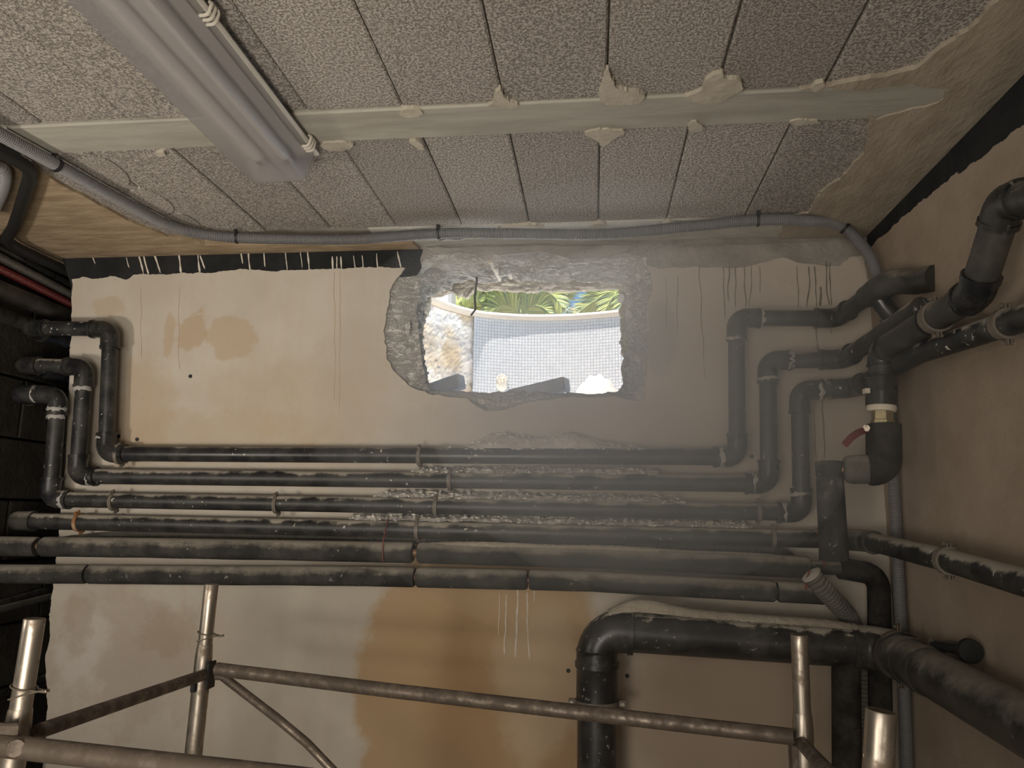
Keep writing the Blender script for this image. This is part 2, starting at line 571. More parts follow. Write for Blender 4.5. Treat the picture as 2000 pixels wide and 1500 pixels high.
def ceil_block(x0, x1, y0, y1):
    if x1 < XL + .02: return
    x0 = max(x0, XL)
    g_ = 0.0035
    dz = rb.uniform(-0.002, 0.003)
    return mk('ceiling_block', *bevel_box(((x0 + x1) / 2, (y0 + y1) / 2, ZC + 0.03 + dz), (x1 - x0 - g_ * rb.uniform(.4, 1.4), y1 - y0 - 0.004, 0.06), 0.004), BLOCK, ceiling)


XA = [-2.30, -2.09, -1.88, -1.67, -1.455, -1.245, -1.03, -0.815, -0.604, -0.40, -0.19, 0.02, 0.222, 0.45, 0.66, XR]
XB = [-2.30, -2.11, -1.90, -1.69, -1.48, -1.265, -1.05, -0.838, -0.627, -0.412, -0.188, 0.032, 0.261, 0.478, 0.69, XR]
for a, b in zip(XA, XA[1:]): ceil_block(a, b, JY[0][1], 2.142)
for a, b in zip(XB, XB[1:]): ceil_block(a, b, JY[1][1], JY[0][0])
for r_ in range(1, 5):
    for a, b in zip(XB, XB[1:]): ceil_block(a + 0.01 * r_, b + 0.01 * r_, JY[r_ + 1][1], JY[r_][0])

# troweled strip along the right wall (a skim over blocks and joist ends)
rs = CL2([(1700, 224), (1690, 290), (1640, 345), (1600, 372), (1578, 412), (1545, 418)])
rs2 = CL2([(1560, 168), (1700, 148), (1790, 128), (1862, 70), (1990, -35)])
loop = [V((rs[-1].x, 2.305))] + list(reversed(rs)) + [V((rs[0].x, 1.592)), V((rs[0].x + .12, 1.53)), V((rs[0].x + .12, 1.47)), V((rs2[0].x, 1.455))] + rs2 + [V((0.60, 0.70)), V((0.60, -3.0)), V((XR + .01, -3.0)), V((XR + .01, 2.305))]
fl = [True] * len(loop); fl[-1] = fl[-2] = False; fl[-3] = False; fl[-4] = False
tag(mk('troweled_cement_strip', *slab([densify(loop, 0.012, 0.012, 3, True, fl, 40)], cmap(ZC - 0.008), 0.012), STRIP, ceiling), 'rough troweled cement strip along right wall')
# board-marked edge beam along the left, and its foot along the back wall
ls_ = CL2([(-260, 130), (0, 285), (110, 348), (250, 425), (330, 458), (400, 474), (560, 473), (700, 474), (806, 470)])
loop = [V((ls_[0].x, -3.0))] + ls_ + [V((ls_[-1].x + 0.01, 2.305)), V((-1.86, 2.305)), V((-1.86, 4.3)), V((XL - .1, 4.3)), V((XL - .1, -3.0))]
fl = [True] * len(loop); fl[-1] = fl[-2] = fl[-3] = fl[-4] = fl[-5] = False
tag(mk('board_marked_beam', *slab([densify(loop, 0.015, 0.005, 8, True, fl, 30)], cmap(ZC - 0.010), 0.03), WOODCAST, ceiling), 'brown board-marked concrete edge at upper left')
# lid over the dark passage beyond the back wall's left end
struct('ceiling_2', box2((XL - 0.2, 2.66, ZC + 0.0), (-1.79, YE, ZC + 0.2)), DARKWALL, 'dark ceiling of the passage beyond the back wall')


def poly_blob(fn2, pts, fmapf, thick, seed, amp=0.005):
    L = fn2(pts)
    for _ in range(2):
        L = [q_ for a_, b_ in zip(L, L[1:] + L[:1]) for q_ in (a_ * .75 + b_ * .25, a_ * .25 + b_ * .75)]
    return slab([densify(L, 0.004, amp, seed, True, None, 90)], fmapf, thick)


for k, pts in enumerate([
    [(1168, 195), (1175, 158), (1187, 122), (1198, 150), (1202, 166), (1250, 172), (1262, 186), (1230, 200)],
    [(945, 203), (968, 193), (974, 160), (990, 192), (1018, 196), (1000, 208)],
    [(776, 216), (790, 206), (820, 207), (828, 218), (800, 225)],
    [(1330, 185), (1370, 172), (1380, 150), (1408, 132), (1420, 148), (1452, 152), (1448, 172), (1410, 194), (1380, 196)],
    [(1578, 168), (1590, 156), (1612, 152), (1608, 166), (1590, 172)],
    [(1136, 255), (1160, 246), (1228, 248), (1200, 265), (1178, 282), (1168, 268)],
    [(1342, 240), (1352, 229), (1372, 233), (1374, 248), (1350, 256)],
    [(1538, 232), (1560, 227), (1602, 228), (1590, 234), (1550, 240)],
    [(620, 280), (640, 270), (680, 272), (695, 280), (660, 292)],
    [(795, 270), (815, 268), (828, 284), (818, 288)],
    [(300, 292), (322, 290), (326, 298), (310, 300)],
    [(960, 446), (1000, 436), (1050, 434), (1070, 440), (1020, 448)],
    [(1150, 436), (1170, 430), (1188, 434), (1178, 440)],
    [(1290, 432), (1312, 428), (1322, 434), (1300, 438)],
]):
    mk('mortar_patch', *poly_blob(CL2, pts, cmap(ZC - 0.009), 0.013, 10 + k), MORTAR, ceiling)
# shallow repair pieces at left between conduit and blocks
for k, pts in enumerate([[(130, 308), (205, 300), (262, 350), (232, 372)], [(236, 375), (285, 362), (350, 405), (318, 420)], [(322, 424), (356, 412), (400, 440), (372, 452)]]):
    mk('cut_block', *poly_blob(CL2, pts, cmap(ZC - 0.004), 0.02, 40 + k, 0.002), BLOCK, ceiling)

# back wall
HC = bw(1025, 635)
ZTOP = ZC + 0.012
PLH = [(812, 521), (800, 524), (776, 542), (764, 562), (757, 600), (750, 650), (756, 700), (780, 738), (812, 764), (870, 772), (915, 782), (945, 802), (985, 800), (1030, 786),
       (1100, 776), (1200, 776), (1256, 784), (1264, 730), (1262, 690), (1268, 640), (1264, 600), (1276, 560), (1272, 525), (1262, 500), (1195, 487), (1100, 491), (1000, 488), (900, 489), (840, 492)]
FRH = [(822, 515), (862, 503), (920, 506), (985, 499), (1050, 503), (1120, 505), (1190, 499), (1244, 512), (1258, 535), (1254, 600), (1258, 680), (1252, 745), (1236, 764),
       (1150, 764), (1060, 762), (950, 763), (880, 759), (838, 757), (826, 745), (818, 700), (812, 650), (806, 600), (812, 545)]
BKH = [(842, 580), (862, 578), (884, 570), (897, 584), (912, 582), (930, 566), (1000, 568), (1070, 571), (1150, 567), (1203, 566), (1212, 592), (1214, 640), (1214, 700), (1214, 775),
       (1100, 790), (1000, 790), (900, 786), (836, 782), (828, 720), (822, 650), (836, 612)]


def star(pts, N, jag=0.0):
    P = [(p[0], p[1]) for p in pts]; cx, cy = 1025, 635; out = []
    for k in range(N):
        a = 2 * math.pi * k / N; dx, dy = math.cos(a), math.sin(a); best = None
        for (x0, y0), (x1, y1) in zip(P, P[1:] + P[:1]):
            ex, ey = x1 - x0, y1 - y0; den = dx * ey - dy * ex
            if abs(den) < 1e-9: continue
            t = ((x0 - cx) * ey - (y0 - cy) * ex) / den; s_ = ((x0 - cx) * dy - (y0 - cy) * dx) / den
            if t > 0 and -1e-6 <= s_ <= 1 + 1e-6: best = t if best is None else max(best, t)
        best *= 1 + jag * (noise.noise(V((dx * 14, dy * 14, 3))) + .8 * noise.noise(V((dx * 40, dy * 40, 7))))
        out.append((cx + dx * best, cy + dy * best))
    return out


NH = 620
Lp = [bw(*p) for p in star(PLH, NH, .014)]; Lf = [bw(*p) for p in star(FRH, NH)]
BKY = 2.64
Lb = [at(p[0], p[1], 1, BKY) for p in star(BKH, NH)]
YW = YB + 0.012
outer = [V((-1.70, 0)), V((XR + 0.05, 0)), V((XR + 0.05, ZTOP)), V((-1.83, ZTOP)), V((-1.79, 2.05)), V((-1.715, 0.93))]
hole = [V((p.x, p.z)) for p in Lp]
wall_back = struct('wall_back', slab([outer, hole], bmap(YW), 0.30), GREYCEM, 'back wall with a rough rectangular hole broken through it')
# the broken reveal of the hole
rows = []
for k in range(5):                                             # from the plaster's edge in to the lip
    t = k / 4; row = []
    for i in range(NH):
        p = Lp[i].lerp(Lf[i], t)
        y = YW + 0.001 + 0.03 * t * t + ((0.016 * abs(noise.noise(V((p.x * 26, p.z * 26, 1.7)))) + 0.008 * abs(noise.noise(V((p.x * 75, p.z * 60, 2.7))))) * (1 if 0 < k else 0))
        row.append(V((p.x, y, p.z)))
    rows.append(row)
NR = 56
for k in range(1, NR + 1):
    t = k / NR; row = []
    for i in range(NH):
        a = rows[4][i]; b = Lb[i]
        tt = t
        p = a.lerp(b, tt)
        rad = V((p.x - HC.x, 0, p.z - HC.z)).normalized()
        top = max(0, rad.z)
        q = V((p.x * (9 - 2 * top), p.y * 26, p.z * 26))
        cell = noise.voronoi(V((p.x * 13, p.y * 17, p.z * 17)))[0]
        d = 0.020 * (cell[1] - cell[0]) + 0.014 * noise.noise(q) + 0.011 * noise.noise(q * 2.7) + 0.008 * abs(noise.noise(q * 5.5)) + 0.004 * noise.noise(q * 11)
        env = min(1, k / 3) * (1 if k < NR - 1 else 0.7)
        row.append(p + rad * ((d - 0.004) * env) + V((0, 0.006 * noise.noise(q * 1.9), 0)))
    rows.append(row)
vs = [v for r_ in rows for v in r_]; fs = []
for k in range(len(rows) - 1):
    for i in range(NH):
        j = (i + 1) % NH
        fs.append((k * NH + i, (k + 1) * NH + i, (k + 1) * NH + j, k * NH + j))
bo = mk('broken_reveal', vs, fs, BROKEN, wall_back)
bo.data.materials.append(BROKEN_WARM)
nq = NH
for k in range(len(rows) - 1):
    if k > 4 + NR * 0.66:
        for i in range(NH): bo.data.polygons[k * NH + i].material_index = 1
tag(bo, 'jagged grey broken masonry around the hole')
# outer leaf behind the reveal (keeps daylight out of the wall)
outer_b = [V((-1.69, 0)), V((XR + 0.4, 0)), V((XR + 0.4, ZC + 0.26)), V((-1.69, ZC + 0.26))]
mk('outer_leaf', *slab([outer_b, [V((p.x, p.z)) for p in rows[-1]]], bmap(BKY - 0.01), 0.03), BROKEN_WARM, wall_back)

# plaster coat
pl = [(140, 546), (160, 541), (182, 545), (215, 540), (245, 545), (262, 536), (300, 536), (360, 533), (430, 532), (470, 524), (520, 530), (600, 527), (700, 522), (790, 523)]
right_top = [(1264, 520), (1300, 524), (1360, 521), (1440, 524), (1530, 504), (1560, 512), (1600, 518), (1640, 522), (1660, 502), (1700, 492), (1745, 490)]
bl = [(140, 600), (135, 760), (128, 900), (104, 1150), (96, 1200), (99, 1240), (88, 1280), (92, 1340), (90, 1500), (84, 1700)]
hole_pts = [p for p in star(PLH, 160, .014) if not (p[1] < 522)]
# outline: along the top to the hole, round the hole's underside, on to the right corner, down and back
i0 = min(range(len(hole_pts)), key=lambda i: (hole_pts[i][0] - 798) ** 2 + (hole_pts[i][1] - 525) ** 2)
hp = hole_pts[i0:] + hole_pts[:i0]
if hp[5][0] > hp[0][0] + 0 and hp[5][1] < 540: hp = list(reversed(hp))
if hp[len(hp) // 4][0] > 1025: hp = [hp[0]] + list(reversed(hp[1:]))
outline = BW2(pl) + BW2(hp[1:-1]) + BW2(right_top)
outline += [V((XR + 0.02, 1.9)), V((XR + 0.02, 0.0)), V((BW2([(84, 1700)])[0].x, 0.0))] + list(reversed(BW2(bl)))
fl = [True] * len(outline)
k0 = len(pl) + len(hp) - 2 + len(right_top)
for k in range(k0 - 1, k0 + 3): fl[k] = False
dl = densify(outline, 0.006, 0.0045, 2, True, fl, 60)
plaster = mk('plaster_coat', *slab([dl], bmap(YB), 0.0125), PLASTER, wall_back)
tag(plaster, 'stained beige plaster coat')

# bitumen band upper left, cement band upper right
tag(mk('bitumen_band', *slab([densify(BW2([(119, 500), (400, 493), (700, 486), (824, 486), (818, 505), (822, 520), (812, 536), (700, 548), (400, 560), (140, 570)]), 0.01, 0.002, 5, True, None, 50)], bmap(YB + 0.006), 0.006), BITUMEN, wall_back), 'black bitumen band under the ceiling')
tag(mk('cement_band', *slab([densify(BW2([(1262, 486), (1400, 478), (1560, 472), (1750, 462), (1750, 520), (1690, 508), (1660, 520), (1600, 530), (1500, 525), (1400, 535), (1266, 535)]), 0.012, 0.003, 6, True, None, 50)], bmap(YB + 0.004), 0.008), GREYCEM, wall_back), 'grey cement band under the ceiling')
tag(mk('cement_fillet', *slab([densify(BW2([(830, 484), (900, 482), (1000, 480), (1230, 478), (1235, 486), (1190, 500), (1120, 506), (1060, 492), (980, 498), (900, 491), (850, 496)]), 0.01, 0.004, 9, True, None, 60)], bmap(YB + 0.001), 0.012), GREYCEM, wall_back), 'cracked grey render above the hole')


def ribbon(px0, py0, py1, w_, wob, seed, y, th, drift=0):
    L = []; Rr = []; n = max(6, int(abs(py1 - py0) / 5))
    for k in range(n + 1):
        t = k / n; py = py0 + (py1 - py0) * t
        px = px0 + drift * t + wob * noise.noise(V((seed, py * 0.03, 0.3)))
        ww = w_ * (0.7 + 0.6 * noise.noise(V((seed + 7, py * 0.08, 1)))) * (0.5 if k in (0, n) else 1)
        L.append((px - ww / 2, py)); Rr.append((px + ww / 2, py))
    return slab([BW2(L + list(reversed(Rr)))], bmap(y), th)


DRIP = plain('dried_white_drip', (0.62, 0.58, 0.51), 0.7)
WET = plain('dark_run_stain', (0.17, 0.15, 0.12), 0.7)
for k, (x, a, b, w_, d) in enumerate([(270, 498, 536, 4, 10), (280, 498, 536, 4, 8), (300, 496, 532, 4, 12), (347, 496, 532, 5, 6), (384, 496, 532, 4, 5), (390, 498, 524, 3, 8), (468, 492, 514, 3, 4), (484, 490, 528, 3, 3),
                                      (513, 491, 520, 3, 3), (557, 489, 528, 3, 4), (586, 490, 522, 2, 3), (600, 490, 527, 4, 3), (648, 500, 527, 4, 2), (656, 500, 524, 4, 2), (664, 500, 527, 4, 2), (690, 498, 524, 2, 3), (706, 498, 526, 3, 4), (735, 494, 524, 3, 2), (776, 490, 523, 4, 6), (178, 500, 515, 2, 6), (245, 502, 522, 2, 6)]):
    tag(mk('white_drip', *ribbon(x, a, b, w_, 2, k * 3.1, YB + 0.0035, 0.003, d), DRIP, wall_back), None)
for k, (x, a, b, w_, d) in enumerate([(990, 1160, 1278, 3, -4), (1012, 1152, 1284, 4, -6), (1030, 1155, 1288, 3, 2), (975, 1158, 1240, 2, 0), (1043, 1153, 1175, 2, 0), (652, 530, 780, 2, 2), (664, 530, 800, 2, -1), (275, 560, 700, 1.5, 2), (350, 560, 720, 1.5, 0)]):
    mk('white_drip', *ribbon(x, a, b, w_, 3, k * 5.1 + 60, YB - 0.0012, 0.003, d), DRIP if k < 5 else plain('faint_run', (0.50, 0.40, 0.30), 0.8), wall_back)
for k, (x, a, b, w_, d) in enumerate([(1365, 520, 740, 2, 12), (1412, 520, 620, 2.5, 4), (1424, 520, 590, 3, -2), (1435, 520, 600, 2.5, 0), (1453, 520, 600, 2.5, 2), (1466, 520, 600, 2.5, -3), (1484, 520, 570, 2, 2), (1556, 520, 602, 2, 3), (1580, 520, 600, 3, -2), (1592, 520, 600, 3, 2), (1603, 560, 598, 6, 0),
                                      (1613, 510, 596, 3, 6), (1622, 512, 596, 2.5, 2), (1592, 636, 700, 3, 9), (1622, 636, 652, 3, 2), (1606, 740, 896, 2.5, 6), (1590, 800, 895, 2, 4), (1690, 495, 545, 2, 4), (1300, 540, 640, 2, 2), (1325, 540, 660, 2, -2)]):
    mk('dark_run', *ribbon(x, a, b, w_, 4, k * 4.7 + 20, YB - 0.0012, 0.003, d), WET, wall_back)


# chunks of masonry
def chunk(c, s, seed, npt=14):
    r_ = random.Random(seed); bm = bmesh.new()
    for _ in range(npt):
        p = V((r_.gauss(0, 1), r_.gauss(0, 1), r_.gauss(0, 1))).normalized() * r_.uniform(.8, 1.1)
        bm.verts.new((c[0] + p.x * s[0], c[1] + p.y * s[1], c[2] + p.z * s[2]))
    h = bmesh.ops.convex_hull(bm, input=bm.verts[:])
    bmesh.ops.delete(bm, geom=[e for e in h['geom_interior'] if isinstance(e, bmesh.types.BMVert)], context='VERTS')
    bm.verts.index_update()
    out = [v.co.copy() for v in bm.verts], [tuple(v.index for v in f.verts) for f in bm.faces]
    bm.free(); return out


for k, (px, py, Y, s) in enumerate([(1230, 560, 2.46, (.03, .05, .03)), (1236, 610, 2.50, (.03, .05, .035)), (1228, 650, 2.56, (.02, .05, .03)), (1234, 690, 2.48, (.025, .05, .02)), (1236, 742, 2.52, (.028, .05, .022)), (1226, 668, 2.58, (.018, .03, .03)),
                                    (808, 560, 2.35, (.03, .03, .03)), (832, 600, 2.52, (.02, .04, .025)), (820, 570, 2.42, (.025, .03, .02)), (897, 570, 2.60, (.018, .03, .022)), (1000, 555, 2.58, (.05, .03, .016)), (1080, 556, 2.58, (.06, .03, .016)), (1150, 553, 2.58, (.05, .03, .016)),
                                    (862, 562, 2.58, (.03, .03, .016)), (1248, 700, 2.36, (.018, .02, .03)), (1250, 540, 2.36, (.02, .02, .02)), (800, 640, 2.33, (.016, .02, .03)), (804, 700, 2.34, (.018, .02, .025))]):
    mk('masonry_chunk', *chunk(at(px, py, 1, Y), s, 100 + k), BROKEN_WARM if Y > 2.5 else BROKEN, wall_back)
for k, (a, b) in enumerate([((984, 492), (998, 542)), ((958, 508), (976, 545))]):
    p = at(a[0], a[1], 1, 2.34); q = at(b[0], b[1], 1, 2.52)
    mk('broken_rod', *sweep([p, p.lerp(q, .4) + V((0.004, 0, -.004)), q], [.010, .011, .008], 7), plain('pale_rod', (0.55, 0.50, 0.43), 0.8), wall_back)
a = at(931, 552, 1, 2.45); b = at(927, 580, 1, 2.45); c = at(929, 604, 1, 2.44); d = at(920, 616, 1, 2.43)
tag(mk('rebar', *sweep([a + V((0, 0, .02)), a, b, c, d], 0.0038, 8), plain('dark_rebar', (0.05, 0.045, 0.04), 0.7), wall_back, True), 'thin bent dark rebar hanging in the hole')
p = at(1219, 586, 1, 2.60)
tag(mk('pipe_stub', *sweep([p + V((0.01, 0, 0)), p + V((-0.012, -0.02, 0))], 0.017, 14), plain('pale_grey_plastic', (0.62, 0.63, 0.64), 0.5), wall_back, True), 'pale cut pipe end in the jamb')

for k, (px, py) in enumerate([(268, 858), (232, 852), (1468, 892), (1552, 905), (1110, 1310), (1225, 1320), (372, 505 + 230)]):
    p_ = bw(px, py)
    mk('anchor_hole', *sweep([p_ + V((0, .004, 0)), p_ + V((0, -.0025, 0)), p_ + V((0, -.0025, 0))], [.007, .006, .003], 10), BLACKRUB, wall_back)

# right wall
wall_right = struct('wall_right', box2((XR + 0.012, YF, 0), (XR + 0.2, 2.66, ZTOP)), GREYCEM, 'right wall of rough brown plaster with black band on top')
tag(mk('bitumen_band', *box2((XR + 0.004, YF, 2.06), (XR + 0.014, YB, ZTOP)), BITUMEN, wall_right), 'black bitumen band along the top of the right wall')
top_edge = RW2([(1688, 492), (1709, 474), (1744, 443), (1790, 401), (1846, 355), (1909, 313), (1958, 275), (2000, 240), (2060, 192)])
loop = [V((YB, 0)), V((YB, top_edge[0].y))] + top_edge + [V((0.9, top_edge[-1].y - .01)), V((YF, 2.14)), V((YF, 0))]
fl = [False] + [True] * (len(loop) - 3) + [False, False]
tag(mk('plaster_coat', *slab([densify(loop, 0.006, 0.006, 21, True, fl, 70)], rmap(XR), 0.012), SIDEPL, wall_right), 'rough brown plaster coat')
p = rw(1762, 370, 0.0)
ap = thing('wall_plug', p, 'small reddish plastic plug in the black band by the ceiling', 'wall plug')
mk('plug', *sweep([p + V((.006, 0, 0)), p + V((-.012, 0, 0))], [0.011, 0.009], 10), plain('pinkish_plug', (0.36, 0.17, 0.11), .6), ap)
mk('screw_hole', *sweep([p + V((-.0115, 0, 0)), p + V((-.0128, 0, 0))], 0.004, 8), BLACKRUB, ap)

# left wall: dark blocks
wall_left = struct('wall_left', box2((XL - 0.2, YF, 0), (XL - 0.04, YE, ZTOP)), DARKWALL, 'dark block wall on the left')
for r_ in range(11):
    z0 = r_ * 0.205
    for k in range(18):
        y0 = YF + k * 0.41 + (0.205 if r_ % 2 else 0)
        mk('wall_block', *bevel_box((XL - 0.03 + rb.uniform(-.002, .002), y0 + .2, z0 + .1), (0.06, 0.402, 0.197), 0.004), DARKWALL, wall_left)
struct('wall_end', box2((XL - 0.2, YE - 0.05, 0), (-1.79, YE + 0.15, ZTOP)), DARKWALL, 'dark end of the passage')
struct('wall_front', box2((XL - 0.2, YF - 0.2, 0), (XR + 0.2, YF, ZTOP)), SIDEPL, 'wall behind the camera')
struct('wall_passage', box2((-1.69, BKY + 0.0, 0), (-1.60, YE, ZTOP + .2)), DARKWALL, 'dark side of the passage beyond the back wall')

# ------------------------------------------------------------------ pipe runs


def pipe_run(name, label, cat, pts, r, mat, emat=None, Rf=1.35, re=1.2, sock=1.5, group=None, segs=20, thin=6, start=None, lastr=None, force=()):
    emat = emat or mat
    pts = [V(p) for p in pts]
    root = thing(name, pts[min(1, len(pts) - 1)], label, cat, group)
    path = [start or pts[0]]
    n = len(pts)
    for i in range(1, n - 1):
        a = (pts[i] - pts[i - 1]).normalized(); b = (pts[i + 1] - pts[i]).normalized()
        th = a.angle(b)
        if th < math.radians(thin) and i not in force:
            path.append(pts[i]); continue
        R = Rf * r
        ap_, t = arc(pts[i], a, b, R)
        room = min((pts[i] - pts[i - 1]).length, (pts[i + 1] - pts[i]).length)
        s_ = min(sock * r, max(0.25 * r, room * 0.5 - t - 0.004))
        E0 = pts[i] - a * (t + s_); E1 = pts[i] + b * (t + s_)
        path.append(E0 + a * (s_ * 0.6))
        mk('pipe', *sweep(path, r, segs), mat, root, True)
        path = [E1 - b * (s_ * 0.6)]
        li = min(0.35 * r, s_ * .5)
        pp = [E0, E0, E0 + a * li, E0 + a * li] + ap_ + [E1 - b * li, E1 - b * li, E1, E1]
        rr = [r * .9, r * re * 1.07, r * re * 1.07, r * re] + [r * re] * len(ap_) + [r * re, r * re * 1.07, r * re * 1.07, r * .9]
        mk('elbow', *sweep(pp, rr, segs), emat, root, True)
    path.append(pts[-1])
    mk('pipe', *sweep(path, lastr or r, segs), mat, root, True)
    return root


YP = 0.062                       # pipe axis in front of the plaster
far = V((0, 0.9, 0))
A = [bw(54, 641, YP), bw(216, 643, YP), bw(207, 886, YP), bw(1440, 893, YP), bw(1438, 621, YP), bw(1634, 622, YP)]
A7 = rw(1712, 566, 0.075)
A8 = rw(1826, 543, 0.0)
run1 = pipe_run('drain_pipe', 'black pipe run topmost on the back wall, ending in a stub into the right wall', 'pipe',
                [A[0] + far] + A + [A7], 0.0245, PVC, PVC_CLEAN)
mk('elbow', *sweep([A7 + (A[5] - A7).normalized() * 0.05, A7 + (A[5] - A7).normalized() * 0.05, A7 + (A[5] - A7).normalized() * 0.03] + [A7.lerp(A8, t) + V((0, 0, 0.012 * math.sin(math.pi * min(1, t * 1.5)))) for t in (0, .15, .3, .5, .7, .9, 1)],
                    [0.02, 0.031, 0.031, 0.034, 0.035, 0.035, 0.034, 0.033, 0.033, 0.033], 20), PVC_FILM, run1, True)
q = rw(1775, 655, -0.01)
mk('branch_pipe', *sweep([A7.lerp(A[5], .05), A7.lerp(q, .35) + V((-.01, 0, -.0)), q], [0.025, 0.026, 0.026], 18), PVC_CLEAN, run1, True)

B = [bw(40, 713, YP), bw(166, 717, YP), bw(151, 930, YP), bw(1502, 945, YP), bw(1499, 704, YP), bw(1648, 702, YP), rw(1800, 600, 0.10)]
run2 = pipe_run('drain_pipe', 'second black pipe run from the top, joining the valve pipe at right', 'pipe', [B[0] + far] + B, 0.0245, PVC_DUST, PVC_CLEAN)
Cc = [bw(32, 769, YP), bw(114, 772, YP), bw(98, 975, YP), bw(1566, 1001, YP), bw(1561, 763, YP), bw(1668, 758, YP), rw(1800, 688, 0.085), rw(1800, 688, 0.085) * -1.1 + rw(2110, 585, 0.085) * 2.1]
run3 = pipe_run('drain_pipe', 'third black pipe run from the top, leaving along the right wall above the valve pipe clamp', 'pipe', [Cc[0] + far] + Cc, 0.0245, PVC_DUST, PVC)
run3['label'] = 'third black pipe run from the top, sloping off along the middle of the right wall'
D = [bw(26, 1017, YP), bw(800, 1034, YP), bw(1688, 1055, YP), rw(1860, 1097, 0.085), rw(1860, 1097, 0.085) * -1.1 + rw(2120, 1172, 0.085) * 2.1]
run4 = pipe_run('drain_pipe', 'fourth dusty black pipe run, sloping down along the right wall', 'pipe', [D[0] + far] + D, 0.0255, PVC_DUST, PVC_FILM)

# white primer smears at joints of the runs
SM = plain('white_primer', (0.36, 0.355, 0.34), 0.6)


def smear(root, c, axis, r, seed, wid=0.006):
    axis = axis.normalized(); ref = V((0, -1, 0.2)); u = (ref - axis * ref.dot(axis)).normalized(); v = axis.cross(u)
    vs = []; fs = []; n = 14; r_ = random.Random(seed)
    for k in range(n + 1):
        a_ = math.radians(-100 + 200 * k / n)
        w2 = wid * (0.35 + 0.9 * r_.random()) * (0.3 if k in (0, n) else 1)
        o_ = (r_.random() - .5) * wid
        d_ = u * math.cos(a_) + v * math.sin(a_)
        for s_, rr in ((-w2, r + .0003), (0, r + .0022), (w2, r + .0003)): vs.append(c + d_ * rr + axis * (o_ + s_))
    for k in range(n):
        for j in (0, 1): fs.append((k * 3 + j, k * 3 + j + 1, k * 3 + j + 4, k * 3 + j + 3))
    return mk('primer_smear', vs, fs, SM, root, True)


XA_ = V((1, 0, 0)); ZA_ = V((0, 0, 1))
for root, px, py, ax, rr in [(run1, 206, 856, ZA_, .0275), (run1, 1408, 893, XA_, .0300), (run1, 1437, 663, ZA_, .0300), (run1, 1486, 621, XA_, .0285), (run2, 162, 760, ZA_, .0275), (run2, 178, 931, XA_, .0275), (run2, 1499, 742, ZA_, .0300), (run2, 1543, 703, XA_, .0300), (run2, 1472, 944, XA_, .0285),
                             (run3, 112, 800, ZA_, .0300), (run3, 110, 815, ZA_, .0275), (run3, 127, 976, XA_, .0285), (run3, 70, 770, XA_, .0275), (run3, 1600, 763, XA_, .0300), (run3, 1530, 1000, XA_, .0285), (run3, 1564, 965, ZA_, .0285)]:
    smear(root, bw(px, py, YP), ax, rr, int(px), 0.007)


# clamps
def clamp(c, axis, r, ear, wall_dir, label, mat=ZINC, wid=0.011, rod=0.035, ear_len=0.011, group='pipe clamps'):
    axis = axis.normalized(); ear = (ear - axis * ear.dot(axis)).normalized(); side = axis.cross(ear).normalized()
    root = thing('pipe_clamp', c, label, 'pipe clamp')
    h = axis * (wid / 2); ro = r + 0.0035; m = MB()
    m.add(sweep([c - h, c - h, c - h * .6, c, c + h * .6, c + h, c + h], [r - .002, ro, ro + .0006, ro - .0004, ro + .0006, ro, r - .002], 26))
    m.mk('band', mat, root, True)
    for s_ in (1, -1):
        e = c + ear * (s_ * (ro + ear_len / 2 - .002))
        m = MB()
        for o_ in (-1, 1): m.add(bevel_box(e + side * (o_ * .0032), (wid, .0022, ear_len), .0006, (axis, side, ear)))
        lug = m.mk('lug', mat, root)
        b0 = e + ear * (s_ * .002)
        m = MB().add(sweep([b0 - side * .011, b0 + side * .012], .0022, 8))
        m.add(sweep([b0 + side * .006, b0 + side * .010], .0048, 6)); m.add(sweep([b0 - side * .010, b0 - side * .006], .0048, 6))
        m.mk('bolt', BOLT if mat is not RUST else mat, lug)
    if rod:
        wd = wall_dir.normalized()
        mk('rod', *sweep([c + wd * ro, c + wd * (r + rod)], .004, 8), mat, root, True)
    return root


YD = V((0, 1, 0))
for px, py, r, lab, mt in [
    (234, 889, .0262, 'zinc pipe clamp at the left end of the topmost pipe', ZINC),
    (820, 892, .0250, 'pipe clamp at the middle of the topmost pipe', ZINC),
    (879, 938, .0250, 'pipe clamp on the second pipe, below the hole', ZINC),
    (223, 980, .0250, 'clean zinc clamp at the left end of the third pipe', ZINC),
    (541, 985, .0250, 'ragged dusty clamp on the third pipe, between the left clamp and the middle one', ZINC),
    (852, 990, .0250, 'pipe clamp at the middle of the third pipe', ZINC),
    (1481, 999, .0250, 'dust covered clamp at the right end of the third pipe', ZINC),
    (155, 1020, .0260, 'rusty orange clamp at the left end of the fourth pipe', RUST),
    (816, 1034, .0260, 'dusty clamp at the middle of the fourth pipe', ZINC),
    (1509, 1050, .0260, 'dust coated clamp near the right end of the fourth pipe', ZINC)]:
    clamp(bw(px, py, YP), XA_, r, ZA_ + V((0, -.5, 0)), YD, lab, mt)

